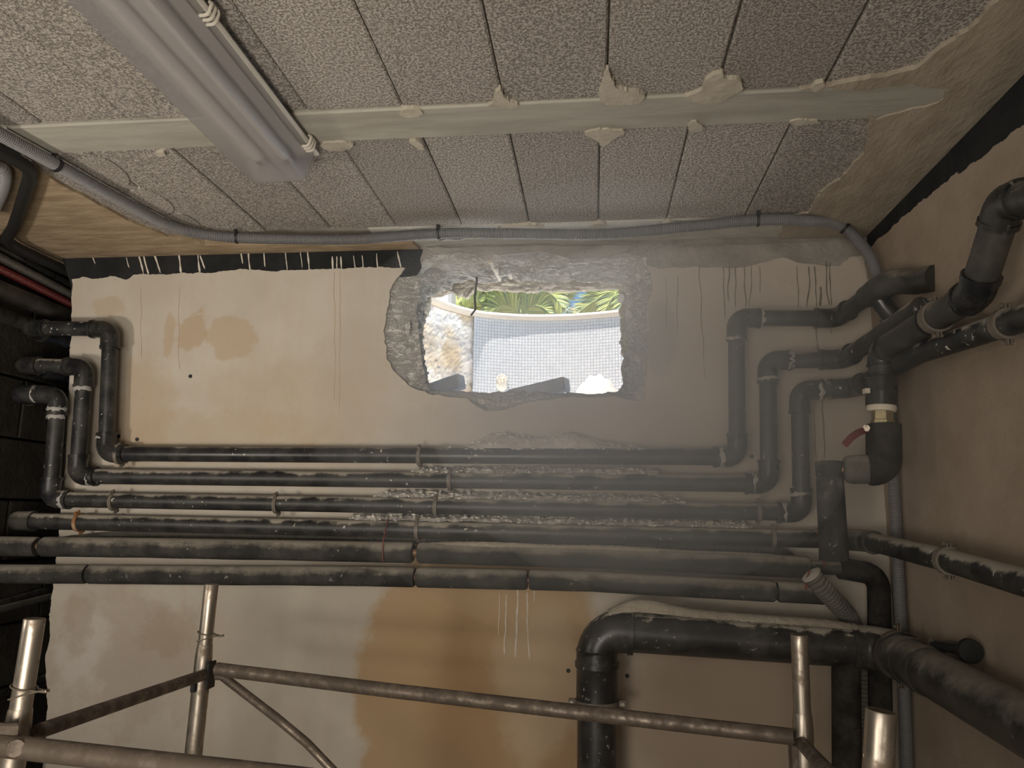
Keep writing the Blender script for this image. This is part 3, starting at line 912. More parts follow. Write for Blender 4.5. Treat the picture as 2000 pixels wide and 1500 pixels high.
# valve line in front of the right wall
r5 = 0.0300
V1 = rw(1722, 684, 0.115); Yv = V1.y
def onward(p, q, L): return q + (q - p).normalized() * L
vline = [at(1722, 745, 1, Yv), V1, rw(1906, 573, 0.115), rw(1964, 394, 0.115), onward(rw(1964, 394, 0.115), rw(2110, 366, 0.10), 1.2)]
valve = pipe_run('valve_pipe', 'glossy black pipe rising from the red-handled valve along the right wall', 'pipe', vline, r5, PVC_FILM, PVC_CLEAN, Rf=1.2, re=1.12, sock=.8)
for o in list(valve.children):
    pass
u0 = at(1722, 732, 1, Yv); u1 = at(1722, 793, 1, Yv); dz = u1 - u0
mk('union_nut', *sweep([u0, u0, u0.lerp(u1, .08), u0.lerp(u1, .1), u0.lerp(u1, .5), u0.lerp(u1, .52), u0.lerp(u1, .56), u0.lerp(u1, .58), u1, u1],
                       [.02, .0385, .0385, .036, .037, .039, .039, .0375, .0375, .02], 24), PVC_CLEAN, valve, True)
tagw = mk('label_tag', *box(at(1692, 764, 1, Yv - .012), (.012, .02, .012)), WHITE, valve)
g0 = at(1722, 792, 1, Yv); g1 = at(1722, 804, 1, Yv)
tag(mk('gasket', *sweep([g0, g0, g0.lerp(g1, .5), g1, g1], [.02, .034, .035, .033, .02], 20), WHITE, valve, True), 'pale sealing ring')
h0 = at(1723, 802, 1, Yv); h1 = at(1724, 832, 1, Yv)
tag(mk('hex_fitting', *sweep([h0, h0, h0.lerp(h1, .6), h0.lerp(h1, .65), h1], [.01, .025, .025, .028, .028], 6), BRASS, valve), 'tarnished brass hexagon fitting')
k0 = at(1725, 828, 1, Yv); k1 = at(1727, 916, 1, Yv)
k2 = at(1648, 917, 1, Yv + 0.02)
sv = thing('insulated_valve', k0, 'black foam wrapped ball valve with red lever, on the right', 'valve')
ap_, t_ = arc(k1, (k1 - k0).normalized(), (k2 - k1).normalized(), 0.030)
mk('foam_elbow', *sweep([k0, k0, k0 + V((0, 0, -.004))] + ap_ + [ap_[-1].lerp(k2, .12)], [.02, .039, .041] + [.0415] * len(ap_) + [.040], 22), FOAM_DARK, sv, True)
mk('foam_sleeve', *sweep([ap_[-1].lerp(k2, .1), ap_[-1].lerp(k2, .7), ap_[-1].lerp(k2, .92), k2, k2], [.036, .036, .033, .026, .01], 22), GREYFOAM, sv, True)
k3 = at(1622, 917, 1, Yv + 0.03)
mk('bare_pipe', *sweep([k2, k3], .011, 12), COPPER, sv, True)
lv = [at(1694, 838, 1, Yv - .015), at(1676, 845, 1, Yv - .03), at(1662, 855, 1, Yv - .035), at(1650, 868, 1, Yv - .035)]
fr_ = MB()
for a_, b_ in zip(lv, lv[1:]):
    ax = (b_ - a_).normalized(); wdt = V((0, 1, 0)); nn = ax.cross(wdt).normalized()
    fr_.add(bevel_box((a_ + b_) / 2, ((b_ - a_).length + .006, .006, .017), .002, (ax, wdt, nn)))
lev = tag(fr_.mk('lever', REDPLASTIC, sv), 'red plastic lever')
mk('lever_nut', *sweep([at(1692, 836, 1, Yv - .025), at(1692, 836, 1, Yv + .0)], .009, 6), BOLT, lev)

# insulated vertical pipe below the valve
s0 = at(1619, 900, 1, Yv + 0.035); s1 = at(1629, 1094, 1, Yv + 0.05)
iv = thing('insulated_pipe', s1, 'short upright foam-wrapped pipe left of the valve', 'pipe')
top_ = s0 + (s0 - s1).normalized() * 0
mk('foam_sleeve', *sweep([s0 + V((0, 0, -.015)), s0, s0, s0.lerp(s1, .02), s0.lerp(s1, .15), s0.lerp(s1, .17), s0.lerp(s1, .19), s0.lerp(s1, .6), s1, s1],
                         [.018, .024, .031, .034, .0335, .031, .033, .034, .035, .01], 24), FOAM, iv, True)
sl = [s0.lerp(s1, t) + V((0.004, -.0335, 0)) for t in (.2, .5, .8)]
mk('foam_slit', *sweep(sl, .0013, 6), BLACKRUB, iv)

# insulated runs five and six
def sleeves(name, label, px_pts, Y, r, cuts, mat, copper=0.011, x0=None, gap=4):
    root = thing(name, at(*px_pts[1], 1, Y), label, 'pipe')
    def yat(x):
        for (a, b), (c_, d_) in zip(px_pts, px_pts[1:]):
            if a <= x <= c_: return b + (d_ - b) * (x - a) / (c_ - a)
    xs = [px_pts[0][0]] + cuts + [px_pts[-1][0]]
    rr_ = random.Random(int(r * 1e5))
    for k, (a, b) in enumerate(zip(xs, xs[1:])):
        g1_, g2_ = (gap if k else 0), (gap if k < len(xs) - 2 else 0)
        n = max(3, int((b - a) / 30)); path = []; rad = []
        for i in range(n + 1):
            x = a + g1_ + (b - a - g1_ - g2_) * i / n
            path.append(at(x, yat(x) + 0.8 * noise.noise(V((x * .01, r * 100, 0))), 1, Y)); rad.append(r * (1 + .025 * noise.noise(V((x * .02, 3, r)))))
        e0 = (path[1] - path[0]).normalized(); e1 = (path[-1] - path[-2]).normalized()
        path = [path[0], path[0], path[0] + e0 * .006] + path[1:-1] + [path[-1] - e1 * .006, path[-1], path[-1]]
        rad = [copper, r * .86, r] + rad[1:-1] + [r, r * .86, copper]
        mk('foam_sleeve', *sweep(path, rad, 22), mat, root, True)
    mk('inner_pipe', *sweep([at(x, yat(x), 1, Y) for x in (px_pts[0][0], 300, 808, 1200, px_pts[-1][0])], copper, 12), COPPER, root, True)
    return root


Y5, Y6 = 2.195, 2.19
run5 = sleeves('insulated_pipe', 'upper foam-insulated black pipe, fifth from the top', [(-105, 1065), (20, 1067), (300, 1070), (800, 1079), (1200, 1091), (1580, 1108)], Y5, .0305, [78, 812], FOAM, gap=5)
run6 = sleeves('insulated_pipe', 'lowest foam-insulated black pipe, bottom of the wall stack', [(-105, 1120), (100, 1121), (700, 1125), (1150, 1135), (1450, 1152), (1612, 1160)], Y6, .0290, [172, 812, 1032, 1516], FOAM, gap=2)
# bare end of the fifth run, then its foam-wrapped turn downwards
e0 = at(1578, 1108, 1, Y5); e1 = at(1640, 1110, 1, Y5); e2 = at(1716, 1122, 1, Y5 + .01); e3 = at(1722, 1560, 1, Y5 + .03)
mk('bare_pipe', *sweep([e0, e1], .0185, 16), PVC_FILM, run5, True)
ap_, t_ = arc(e2, (e2 - e1).normalized(), (e3 - e2).normalized(), 0.045)
mk('foam_elbow', *sweep([e1, e1] + ap_ + [e3], [.015, .029] + [.030] * len(ap_) + [.030], 20), FOAM_DARK, run5, True)

# conduits between and behind the runs
cd = [at(100, 1062, 1, 2.272), at(150, 1052, 1, 2.272), at(310, 1042, 1, 2.272), at(700, 1050, 1, 2.272), at(1100, 1060, 1, 2.272), at(1400, 1070, 1, 2.272), at(1530, 1080, 1, 2.272), at(1560, 1120, 1, 2.272)]
tag(mk('corrugated_conduit', *corrugated(cd, 0.013, .005, .0018, 10), CONDUIT_DARK, None, True), 'dark corrugated conduit lying behind the fourth pipe', 'conduit')
hp_ = [at(1584, 1122, 1, 2.128), at(1604, 1146, 1, 2.135), at(1632, 1176, 1, 2.17), at(1656, 1204, 1, 2.22), at(1676, 1250, 1, 2.262), at(1684, 1310, 1, 2.262), at(1692, 1400, 1, 2.262), at(1700, 1540, 1, 2.262)]
hs = thing('flexible_hose', hp_[0], 'thick grey ribbed hose slanting down over the pipe ends', 'hose')
mk('ribbed_sleeve', *corrugated(hp_, 0.0265, .0115, .0045, 18), HOSE, hs, True)
mk('cut_rim', *sweep([hp_[0] + (hp_[0] - hp_[1]).normalized() * .004, hp_[0], hp_[0] - (hp_[0] - hp_[1]).normalized() * .004], [.019, .0285, .0275], 18), plain('pale_cut_rim', (.42, .40, .36), .7), hs, True)
# ceiling conduit, down the right corner
rc = 0.0165
oc = rc + 0.013
kp = [cl(-150, 175, oc), cl(-60, 227, oc), cl(0, 262, oc), cl(110, 322, oc), cl(250, 400, oc), cl(340, 444, oc), cl(430, 462, oc), cl(560, 467, oc), cl(700, 467, oc), cl(860, 456, oc), cl(1000, 456, oc), cl(1180, 457, oc), cl(1330, 444, oc), cl(1480, 430, oc), cl(1570, 431, oc)]
kp += [at(1640, 440, 1, 2.20), rw(1690, 487, .045), rw(1712, 535, .03), rw(1728, 600, .022), rw(1735, 760, .022), rw(1745, 930, .022), rw(1758, 1180, .022), rw(1768, 1400, .022), rw(1774, 1600, .022)]
cdt = thing('corrugated_conduit', kp[9], 'long grey corrugated conduit along the ceiling edge and down the right corner', 'conduit')
mk('tube', *corrugated(kp, rc, .0052, .0024, 14), CONDUIT, cdt, True)
for k, (px, py, lab) in enumerate([(110, 322, 'leftmost black tie on the ceiling conduit, near the joist end'), (462, 463, 'black tie on the ceiling conduit right of its long bend'), (858, 456, 'black tie with a screw on the ceiling conduit above the hole'), (1480, 430, 'black tie on the ceiling conduit at upper right'), (1652, 446, 'black tie where the ceiling conduit turns down the corner')]):
    c_ = cl(px, py, oc) if k < 4 else at(1650, 446, 1, 2.19)
    i_ = min(range(len(kp) - 1), key=lambda i: (kp[i] - c_).length)
    ax = (kp[min(i_ + 1, len(kp) - 1)] - kp[max(0, i_ - 1)]).normalized()
    path = smooth_path(kp, .004)
    j_ = min(range(len(path)), key=lambda i: (path[i] - c_).length); c_ = path[j_]; ax = (path[j_ + 1] - path[j_ - 1]).normalized()
    t = thing('cable_tie', c_, lab, 'cable tie')
    mk('strap', *sweep([c_ - ax * .004, c_ - ax * .004, c_ + ax * .004, c_ + ax * .004], [rc - .001, rc + .002, rc + .002, rc - .001], 18), BLACKRUB, t, True)
    mk('head', *bevel_box(c_ + V((0, -.012, .017)), (.011, .009, .014), .002), BLACKRUB, t)
tag(mk('wire_end', *sweep(smooth_path([cl(858, 470, .012), cl(872, 466, .01), cl(895, 467, .012), cl(910, 463, .008)], .008), .0022, 6), plain('dark_wire', (.06, .055, .05), .6), None, True), 'short loose dark wire below the conduit above the hole', 'wire')

# large drain pipe
YG = 2.155
g0 = at(1166, 1640, 1, YG); g1 = at(1166, 1230, 1, YG); g2 = at(1705, 1266, 1, YG); g3 = rw(2130, 1487, .075)
g2 = V((XR - .075, g2.y, g2.z)); g3 = g2.lerp(g3, 1.9)
big = pipe_run('large_drain_pipe', 'thick black drain pipe at lower right, bending from the floor along the walls', 'pipe', [g0, g1, g2, g3], 0.0535, BIGPIPE, BIGPIPE, Rf=1.25, re=1.06, sock=.55, segs=32)
for o in big.children:
    if o.name.startswith('pipe') and o.data.vertices[0].co.y + big.location.y < 2.0: pass
lastp = [o for o in big.children if o.name.startswith('pipe')][-1]
lastp.data.materials[0] = PVC_FILM
lastp['label'] = 'dust-filmed length along the right wall'
c0 = at(1166, 1268, 1, YG); c1 = at(1166, 1372, 1, YG)
mk('socket', *sweep([c0, c0, c0.lerp(c1, .03), c0.lerp(c1, .05), c1, c1], [.05, .0585, .0585, .0565, .0565, .05], 32), BIGPIPE, big, True)
for t in (.095, .158):
    p_ = g2.lerp(g3, t); ax = (g3 - g2).normalized()
    mk('collar', *sweep([p_ - ax * .012, p_ - ax * .012, p_ + ax * .012, p_ + ax * .012], [.05, .058, .0565, .05], 32), PVC_FILM, big, True)
bp = at(1652, 1266, 1, YG); bq = at(1655, 1650, 1, YG)
mk('branch_pipe', *sweep([bp, bq], .036, 24), FOAM_DARK, big, True)
clamp(at(1166, 1372, 1, YG), ZA_, .0555, XA_, YD, 'large clamp with side lugs around the thick upright drain pipe', ZINC, wid=.016, rod=.08, ear_len=.02)
ax = (g3 - g2).normalized()
clamp(g2.lerp(g3, .053), ax, .0575, ZA_, XA_, 'large dark clamp where the thick drain pipe turns along the right wall', RAIL, wid=.016, rod=.0, ear_len=.02)
# clamps on the right wall runs
d3 = (Cc[7] - Cc[6]).normalized()
tpx = lambda P, Q, px: min((P.lerp(Q, t / 200) for t in range(201)), key=lambda p: abs(1000 + F * ((p - CAM).dot(right)) / (-(p - CAM).dot(back)) - px))
clamp(tpx(Cc[6], Cc[7], 1966), d3, .0262, V((0, .1, 1)), XA_, 'clean double-bolted clamp on the third pipe at the far right', ZINC, wid=.02, rod=.055)
dv = (vline[2] - vline[1]).normalized()
cv = tpx(vline[1], vline[2], 1828)
clamp(cv, dv, .0312, V((0, .1, 1)), XA_, 'double-bolted clamp on the valve pipe above the valve', ZINC, wid=.024, rod=.08)
mk('rubber_ring', *sweep([cv - dv * .026, cv - dv * .026, cv - dv * .018, cv - dv * .018], [.028, .0345, .0345, .028], 22), BLACKRUB, valve, True)
p4 = tpx(D[2], D[3], 1852); d4 = (D[3] - D[2]).normalized()
clamp(p4, d4, .0268, V((0, .1, 1)), XA_, 'dusty clamp on the fourth pipe along the right wall', ZINC, wid=.02, rod=.055)

# drain tap on the right wall
tp = rw(1868, 1262, .0)
tap = thing('drain_tap', tp, 'small dark tap on the right wall above the thick pipe', 'tap')
mk('body', *sweep([tp + V((.01, 0, 0)), tp + V((-.05, 0, 0)), tp + V((-.055, 0, 0))], [.012, .012, .017], 14), ZINC, tap, True)
tw = rw(1896, 1272, .03)
mk('wheel', *sweep([tw + V((0, -.005, 0)), tw + V((0, -.004, 0)), tw + V((0, .008, 0)), tw + V((0, .009, 0))], [.014, .026, .027, .014], 16), BLACKRUB, tap, True)
mk('spout', *sweep([tp + V((-.05, 0, 0)), tw], .011, 12), BLACKRUB, tap, True)

# red tie wires
RW_ = plain('dull_red_wire', (0.16, 0.045, 0.03), .6)
def wire(pts, label, r=.0022):
    return tag(mk('tie_wire', *sweep(smooth_path(pts, .006), r, 6), RW_, None, True), label, 'wire')
wire([at(758, 1014, 1, 2.225), at(754, 1030, 1, 2.195), at(750, 1050, 1, 2.165), at(747, 1072, 1, 2.158), at(748, 1098, 1, 2.165)], 'thin red wire over the fourth and fifth pipes, left of their middle clamp')
wire([at(1596, 1040, 1, 2.19), at(1602, 1062, 1, 2.165), at(1606, 1085, 1, 2.15), at(1612, 1112, 1, 2.13)], 'thin red wire hanging by the fourth pipe at right')
wire([at(1582, 1112, 1, 2.13), at(1576, 1130, 1, 2.12), at(1573, 1152, 1, 2.13), at(1578, 1140, 1, 2.125)], 'short red wire loop at the cut end of the ribbed hose')

# left corner: pipes and cables of the dark passage
def rod_lw(name, label, pts, r, mat, cat='pipe', cor=False):
    vf = corrugated(pts, r, .006, .002, 12) if cor else sweep(smooth_path(pts, .03), r, 14)
    return tag(mk(name, *vf, mat, None, True), label, cat)


def along(px0, py0, px1, py1, off, t0=-1.8, t1=1.25):
    a = lw(px0, py0, off); b = lw(px1, py1, off)
    return [a.lerp(b, t0), a.lerp(b, -.5), a, b, a.lerp(b, t1)]


rod_lw('red_conduit', 'red corrugated conduit at the upper left, running into the dark passage', along(0, 525, 140, 594, .05), .0135, REDPLASTIC, 'conduit', True)
rod_lw('grey_conduit', 'grey conduit just above the red one at upper left', along(0, 503, 140, 576, .052), .015, CONDUIT_DARK, 'conduit', True)
rod_lw('black_pipe', 'upper black pipe above the grey conduit in the dark passage', along(0, 484, 140, 558, .045), .012, PVC_CLEAN)
rod_lw('black_pipe', 'thin black pipe right under the ceiling of the dark passage', along(0, 470, 140, 540, .045), .011, PVC_CLEAN)
rod_lw('dark_duct', 'thick dusty dark pipe below the red conduit at the left edge', along(0, 566, 140, 622, .034), .030, dusty('duct_film', C(0.035, 0.03, 0.025), .7, .2, 1.2, .4))
rod_lw('dark_duct', 'lower thick dark pipe behind the topmost pipe elbow', along(0, 615, 140, 662, .034), .024, FOAM_DARK)
rod_lw('black_cable', 'dark cable sagging at the lower left behind the scaffold post', along(0, 1190, 98, 1165, .04), .012, CONDUIT_DARK, 'cable')
rod_lw('black_cable', 'lower thin dark cable at the lower left', along(0, 1178, 98, 1150, .03), .010, FOAM_DARK, 'cable')
rod_lw('black_cable', 'bottom dark cable beside the left scaffold post', along(0, 1360, 98, 1320, .04), .014, FOAM_DARK, 'cable')
# black hose on the left ceiling edge; its middle stretch models a shadow band
bh = [cl(-170, 205, .028), cl(-60, 268, .028), cl(30, 312, .028), cl(58, 336, .03), cl(50, 376, .034), cl(28, 440, .036), cl(16, 470, .04), cl(60, 498, .044), cl(128, 528, .046), cl(150, 538, .046)]
tag(mk('hose_and_shadow', *sweep(smooth_path(bh, .01), .017, 14), BLACKRUB, None, True), 'thick black hose on the ceiling at the left edge, its bend built for a shadow band', 'hose')
gc = [cl(-80, 286, .03), cl(-10, 322, .03), cl(10, 336, .03), cl(6, 370, .034), cl(-16, 420, .036)]
tag(mk('grey_conduit', *corrugated(gc, .015, .005, .0016, 12), CONDUIT, None, True), 'grey corrugated conduit bend at the left edge under the ceiling', 'conduit')

# ------------------------------------------------------------------ rubble and dust


def ledge(px0, px1, y_lo, prof, Yfront, label, seed, chips, py_off=0):
    """mound lying on a pipe against the wall; prof(px) = height of its crest in pixels above y_lo(px)"""
    n = int((px1 - px0) / 3); rows_ = []; m = 6; vs = []; fs = []
    for i in range(n + 1):
        px = px0 + (px1 - px0) * i / n
        base = bw(px, y_lo(px), YP); h = max(0.0, prof(px)) * 2.25 / F
        e = min(1, i / 5, (n - i) / 5)
        for j in range(m + 1):
            t = j / m
            y = base.y - Yfront + (YB + 0.004 - base.y + Yfront) * t
            z = base.z + 0.02 * 0 + (h * (math.sin(t * math.pi / 2) ** 0.8)) * e
            z += e * (0.0035 * noise.noise(V((base.x * 60, y * 60, seed))) + 0.004 * noise.noise(V((base.x * 130, y * 130, seed))) * (t > 0))
            vs.append(V((base.x, y, z)))
    for i in range(n):
        for j in range(m):
            a_ = i * (m + 1) + j
            fs.append((a_, a_ + m + 1, a_ + m + 2, a_ + 1))
    mb = MB(); mb.v = list(vs); mb.f = list(fs)
    # skirt
    r_ = random.Random(seed)
    for k in range(chips):
        i = r_.randrange(n); j = r_.randrange(m); p = vs[i * (m + 1) + j].copy()
        s_ = r_.choice([.002, .003, .0035, .0045, .006]) * r_.uniform(.7, 1.2)
        mb.add(chunk((p.x, p.y - .001, p.z + s_ * .4), (s_ * 1.5, s_, s_ * .8), seed * 1000 + k, 8))
    o = mb.mk('rubble_pile', RUBBLE)
    return tag(o, label, 'rubble', None, 'stuff')


def gauss(px, c, w_, h): return h * math.exp(-((px - c) / w_) ** 2)
ledge(840, 1260, lambda px: 879, lambda px: 6 + gauss(px, 960, 45, 28) + gauss(px, 1015, 40, 16) + gauss(px, 1098, 60, 30) + gauss(px, 1160, 60, 10), .012, 'heap of grey broken plaster lying on the topmost pipe under the hole', 3, 320)
ledge(798, 1292, lambda px: 923 + (px - 800) * .008, lambda px: 13 + 4 * noise.noise(V((px * .05, 1, 1))), .012, 'rubble lying on the second pipe under the hole', 4, 420)
ledge(735, 1335, lambda px: 970 + (px - 735) * .022, lambda px: 14 + 4 * noise.noise(V((px * .05, 2, 1))) - max(0, (px - 1250) * .1), .012, 'rubble lying on the third pipe under the hole', 5, 460)
ledge(684, 1470, lambda px: 1014 + (px - 684) * .022, lambda px: 13 + 5 * noise.noise(V((px * .04, 3, 1))), .012, 'rubble lying on the fourth pipe under the hole', 6, 520)
# larger single pieces
for k, (px, py, off, s_, lab) in enumerate([(690, 1007, .05, (.013, .01, .006), 'pale flat stone at the left end of the rubble on the fourth pipe'), (778, 1004, .05, (.014, .008, .006), 'pale stone on the fourth pipe left of its clamp'), (842, 961, .05, (.02, .008, .005), 'long pale shard on the third pipe left of its clamp'),
                                            (1430, 916, .05, (.012, .008, .006), 'x'), (1282, 965, .05, (.011, .009, .007), 'pale stone on the third pipe toward the right end of the rubble'), (1322, 973, .05, (.012, .009, .006), 'stone at the right end of the rubble on the third pipe'), (1390, 1021, .05, (.02, .01, .008), 'grey chunk on the fourth pipe near its right clamp'),
                                            (1322, 1018, .05, (.014, .01, .008), 'rounded grey chunk on the fourth pipe, left of the chunk by the right clamp'), (980, 919, .05, (.016, .008, .006), 'flat shard on the second pipe just right of its clamp'), (1120, 1010, .05, (.014, .008, .006), 'small shard in the rubble on the fourth pipe, below the right half of the hole'),
                                            (920, 872, .045, (.016, .012, .007), 'grey lump at the left foot of the heap on the topmost pipe')]):
    if lab == 'x': continue
    tag(mk('masonry_shard', *chunk(bw(px, py, off), s_, 500 + k), MORTAR), lab, 'rubble')
# dust bank along the top of the large pipe and the fifth pipe
def dustbank(pts, Y, half, label, seed, hgt):
    n = len(pts); path = smooth_path([at(a_, b_, 1, Y) for a_, b_ in pts], .006); vs = []; fs = []; m = 8
    for i, p_ in enumerate(path):
        e = min(1, i / 10, (len(path) - 1 - i) / 10)
        for j in range(m + 1):
            t = j / m * 2 - 1
            z = hgt(i / len(path)) * e * (1 - t * t) - .013 * t * t
            vs.append(p_ + V((0, half * t, z + .002 * noise.noise(V((p_.x * 90, t * 4, seed))) + .0016 * noise.noise(V((p_.x * 220, t * 9, seed))))))
    for i in range(len(path) - 1):
        for j in range(m):
            a_ = i * (m + 1) + j; fs.append((a_, a_ + m + 1, a_ + m + 2, a_ + 1))
    return tag(mk('dust_bank', vs, fs, DUSTMAT, None, True, 60), label, 'dust', None, 'stuff')


dustbank([(1188, 1190), (1215, 1184), (1260, 1184), (1320, 1190), (1450, 1201), (1560, 1208), (1660, 1216)], YG, .036, 'bank of pale dust along the top of the thick drain pipe', 2, lambda t: .014 * math.exp(-((t - .16) / .14) ** 2) + .004)
dustbank([(826, 1060), (950, 1062), (1100, 1066), (1250, 1072), (1400, 1080), (1570, 1090)], Y5, .022, 'pale dust lying along the top of the fifth pipe', 5, lambda t: .003 + .003 * math.sin(t * 9) ** 2)

# ------------------------------------------------------------------ fluorescent lamp
le = cl(625, 285)
LE = le.y
bl_ = at(490, 360, 1, LE); br_ = at(600, 357, 1, LE); rt_ = at(618, 303, 1, LE)
xc = (bl_.x + br_.x) / 2
zb = (bl_.z + br_.z) / 2
hw = (br_.x - bl_.x) / 2
LS = LE - 1.27
GREYPL = plain('grey_lamp_tray', (0.50, 0.48, 0.43), .5, 0, .12)
lamp = thing('strip_light', V((xc, (LE + LS) / 2, ZC)), 'long switched-off fluorescent strip light with clear grey cover on the ceiling', 'lamp')
ztr = rt_.z
htr = rt_.x - xc + .004


def prism(sec, y0, y1, cap=True):
    n = len(sec); vs = [V((x, y0, z)) for x, z in sec] + [V((x, y1, z)) for x, z in sec]
    fs = [(i, (i + 1) % n, n + (i + 1) % n, n + i) for i in range(n)]
    if cap: fs += [tuple(range(n - 1, -1, -1)), tuple(range(n, 2 * n))]
    return vs, fs


mk('tray', *prism([(xc - htr + .006, ZC - .012), (xc + htr - .006, ZC - .012), (xc + htr, ZC - .004 - .01), (xc + htr + .002, ztr + .004), (xc + htr - .002, ztr), (xc - htr + .002, ztr), (xc - htr - .002, ztr + .004), (xc - htr, ZC - .014)], LS, LE + .004), GREYPL, lamp)
g = G('clear_ribbed_cover')
tr = g.n('BsdfTransparent', {0: C(0.86, 0.86, 0.88)})
gl = g.n('BsdfPrincipled', {'Base Color': C(0.42, 0.41, 0.43), 'Roughness': 0.28})
ms = g.n('MixShader', {0: 0.42}); g.t.links.new(tr.outputs[0], ms.inputs[1]); g.t.links.new(gl.outputs[0], ms.inputs[2])
g.t.links.new(ms.outputs[0], g.out.inputs['Surface'])
COVER = g.m
# cover: open trough, 3 mm plastic, with chamfered lower edges
sec = [(-htr + .006, ztr), (-hw - .004, zb + .02), (-hw + .006, zb + .004), (-hw + .016, zb), (hw - .016, zb), (hw - .006, zb + .004), (hw + .004, zb + .02), (htr - .006, ztr)]
vs = []; fs = []
ys = [LS, LE - .012, LE - .004, LE]
for y, sc, dzz in ((LS, 1, 0), (LE - .012, 1, 0), (LE - .004, .97, .002), (LE, .90, .007)):
    for x, z in sec: vs.append(V((xc + x * sc, y, min(ztr, z + dzz))))
n = len(sec)
for k in range(3):
    for i in range(n - 1): fs.append((k * n + i, k * n + i + 1, (k + 1) * n + i + 1, (k + 1) * n + i))
fs.append(tuple(3 * n + i for i in range(n))); fs.append(tuple(reversed(range(n))))
cov = mk('cover', vs, fs, COVER, lamp, True, 25)
tag(cov, 'clear grey plastic cover')
TUBE = plain('white_lamp_tube', (0.72, 0.70, 0.66), .35, 0, .05)
for s_ in (-1, 1):
    tb = mk('tube', *sweep([V((xc + s_ * .034, LS + .03, ztr - .024)), V((xc + s_ * .034, LE - .05, ztr - .024))], .013, 14), TUBE, lamp, True)
    mk('tube_cap', *sweep([V((xc + s_ * .034, LE - .052, ztr - .024)), V((xc + s_ * .034, LE - .03, ztr - .024))], .0135, 12), BOLT, tb, True)
mk('reflector', *box2((xc - htr + .02, LS + .02, ztr - .006), (xc + htr - .02, LE - .02, ztr - .003)), plain('white_reflector', (.62, .60, .56), .4, 0, .06), lamp)
for y in (LE - .06, LE - .52, LE - .98):
    m = MB()
    for yy in (-.012, 0.0, .012):
        x_ = xc + htr
        m.add(sweep(smooth_path([V((x_ - .012, y + yy, ztr - .014)), V((x_ + .004, y + yy, ztr - .012)), V((x_ + .010, y + yy, ztr + .006)), V((x_ + .008, y + yy * .6, ZC - .012)), V((x_ - .002, y + yy * .5, ZC - .006))], .004), .0032, 8))
    m.mk('clip', plain('clip_plastic', (.60, .57, .50), .4, 0, .08), lamp, True)

# ------------------------------------------------------------------ scaffold
RS = 0.0195


def post(root, px_top, py_top, Y, px_bot, py_bot, py_sh, ring=None, rs=.0162, rt=RS):
    a = at(px_top, py_top, 1, Y); b = at(px_bot, py_bot, 1, Y); d = (b - a).normalized()
    end = a + d * ((a.z - 0.0) / -d.z)
    sh = a + d * ((a.z - at(px_top, py_sh, 1, Y).z) / -d.z)
    po = mk('post', *sweep([sh + V((0, 0, 0)), sh, sh + d * .004, sh + d * .016, sh + d * .03, end], [rs * .9, rs + .0006, rs + .0016, rt - .001, rt, rt], 22), STEEL, root, True)
    sp_ = [a + d * .05, a + d * .002, a, a, a + d * .002, a + d * .02, sh + d * .01]
    mk('spigot', *sweep(sp_, [rs - .003, rs - .003, rs - .0022, rs - .0006, rs, rs, rs], 22, False), STEEL, po, True)
    if ring is not None:
        c_ = a + d * ((a.z - at(px_top, ring, 1, Y).z) / -d.z)
        m = MB()
        for s_, tlt in ((-.006, -.004), (.007, .006)):
            pts = []
            for k in range(17):
                an = math.radians(25 + 310 * k / 16)
                pts.append(c_ + d * s_ + V((math.cos(an) * (rs + .003), math.sin(an) * (rs + .003), tlt * math.cos(an))))
            pts = [c_ + d * s_ + V((rs + .026, .004, tlt * 1.6))] + pts + [c_ + d * s_ + V((rs + .026, -.004, tlt * 1.6))]
            m.add(sweep(pts, .0014, 6))
        m.add(sweep([c_ - d * .006 + V((rs + .026, -.004, -.006)), c_ + d * .007 + V((rs + .026, -.004, .0096))], .0014, 6))
        tag(m.mk('locking_ring', BOLT, po, True), 'thin wire locking ring')
    return a, d


YL1, YL2, YR1, YR2 = 1.18, 1.74, 0.95, 1.57
sfl = thing('scaffolding', at(40, 1700, 1, YL1), 'left steel scaffold frame with two wire-ringed posts', 'scaffold')
post(sfl, 68, 1208, YL1, 22, 1500, 1384, 1350)
post(sfl, 413, 1141, YL2, 377, 1480, 1258, 1242)
l0 = at(76, 1428, 1, YL1 + .02); l1 = at(398, 1318, 1, YL2 - .015)
mk('ledger', *sweep([l0, l1], .0125, 14), RAIL, sfl, True)
mk('ledger', *sweep([l0 + V((-.03, 0, -.55)), l1 + V((-.03, 0, -.55))], .0125, 14), RAIL, sfl, True)
sfr = thing('scaffolding', at(1717, 1700, 1, YR1), 'right steel scaffold frame, its near post open at the top', 'scaffold')
post(sfr, 1561, 1240, YR2, 1571, 1500, 1392)
post(sfr, 1721, 1388, YR1, 1715, 1500, 1640, None, .0168)
r0 = at(1566, 1452, 1, YR2 - .01); r1 = at(1700, 1600, 1, YR1 + .02)
mk('ledger', *sweep([r0, r1], .0125, 14), RAIL, sfr, True)
mk('cleat', *bevel_box(at(1550, 1484, 1, YR2), (.012, .03, .06), .002), RAIL, sfr)
sr = thing('scaffold_brace', at(415, 1308, 1, YL2), 'back scaffold rail with a diagonal strut, spanning left to right frame', 'scaffold brace')
b0 = at(424, 1307, 1, YL2 - .01); b1 = at(1548, 1439, 1, YR2 - .015)
mk('rail', *sweep([b0, b0.lerp(b1, .35) + V((0, 0, -.002)), b1], .0152, 16), RAIL, sr, True)
mk('strut', *sweep([at(436, 1322, 1, YL2 - .01), at(540, 1402, 1, YL2 - .03), at(600, 1452, 1, YL2 - .03), at(760, 1620, 1, YL2 - .03)], .0098, 12), RAIL, sr, True)
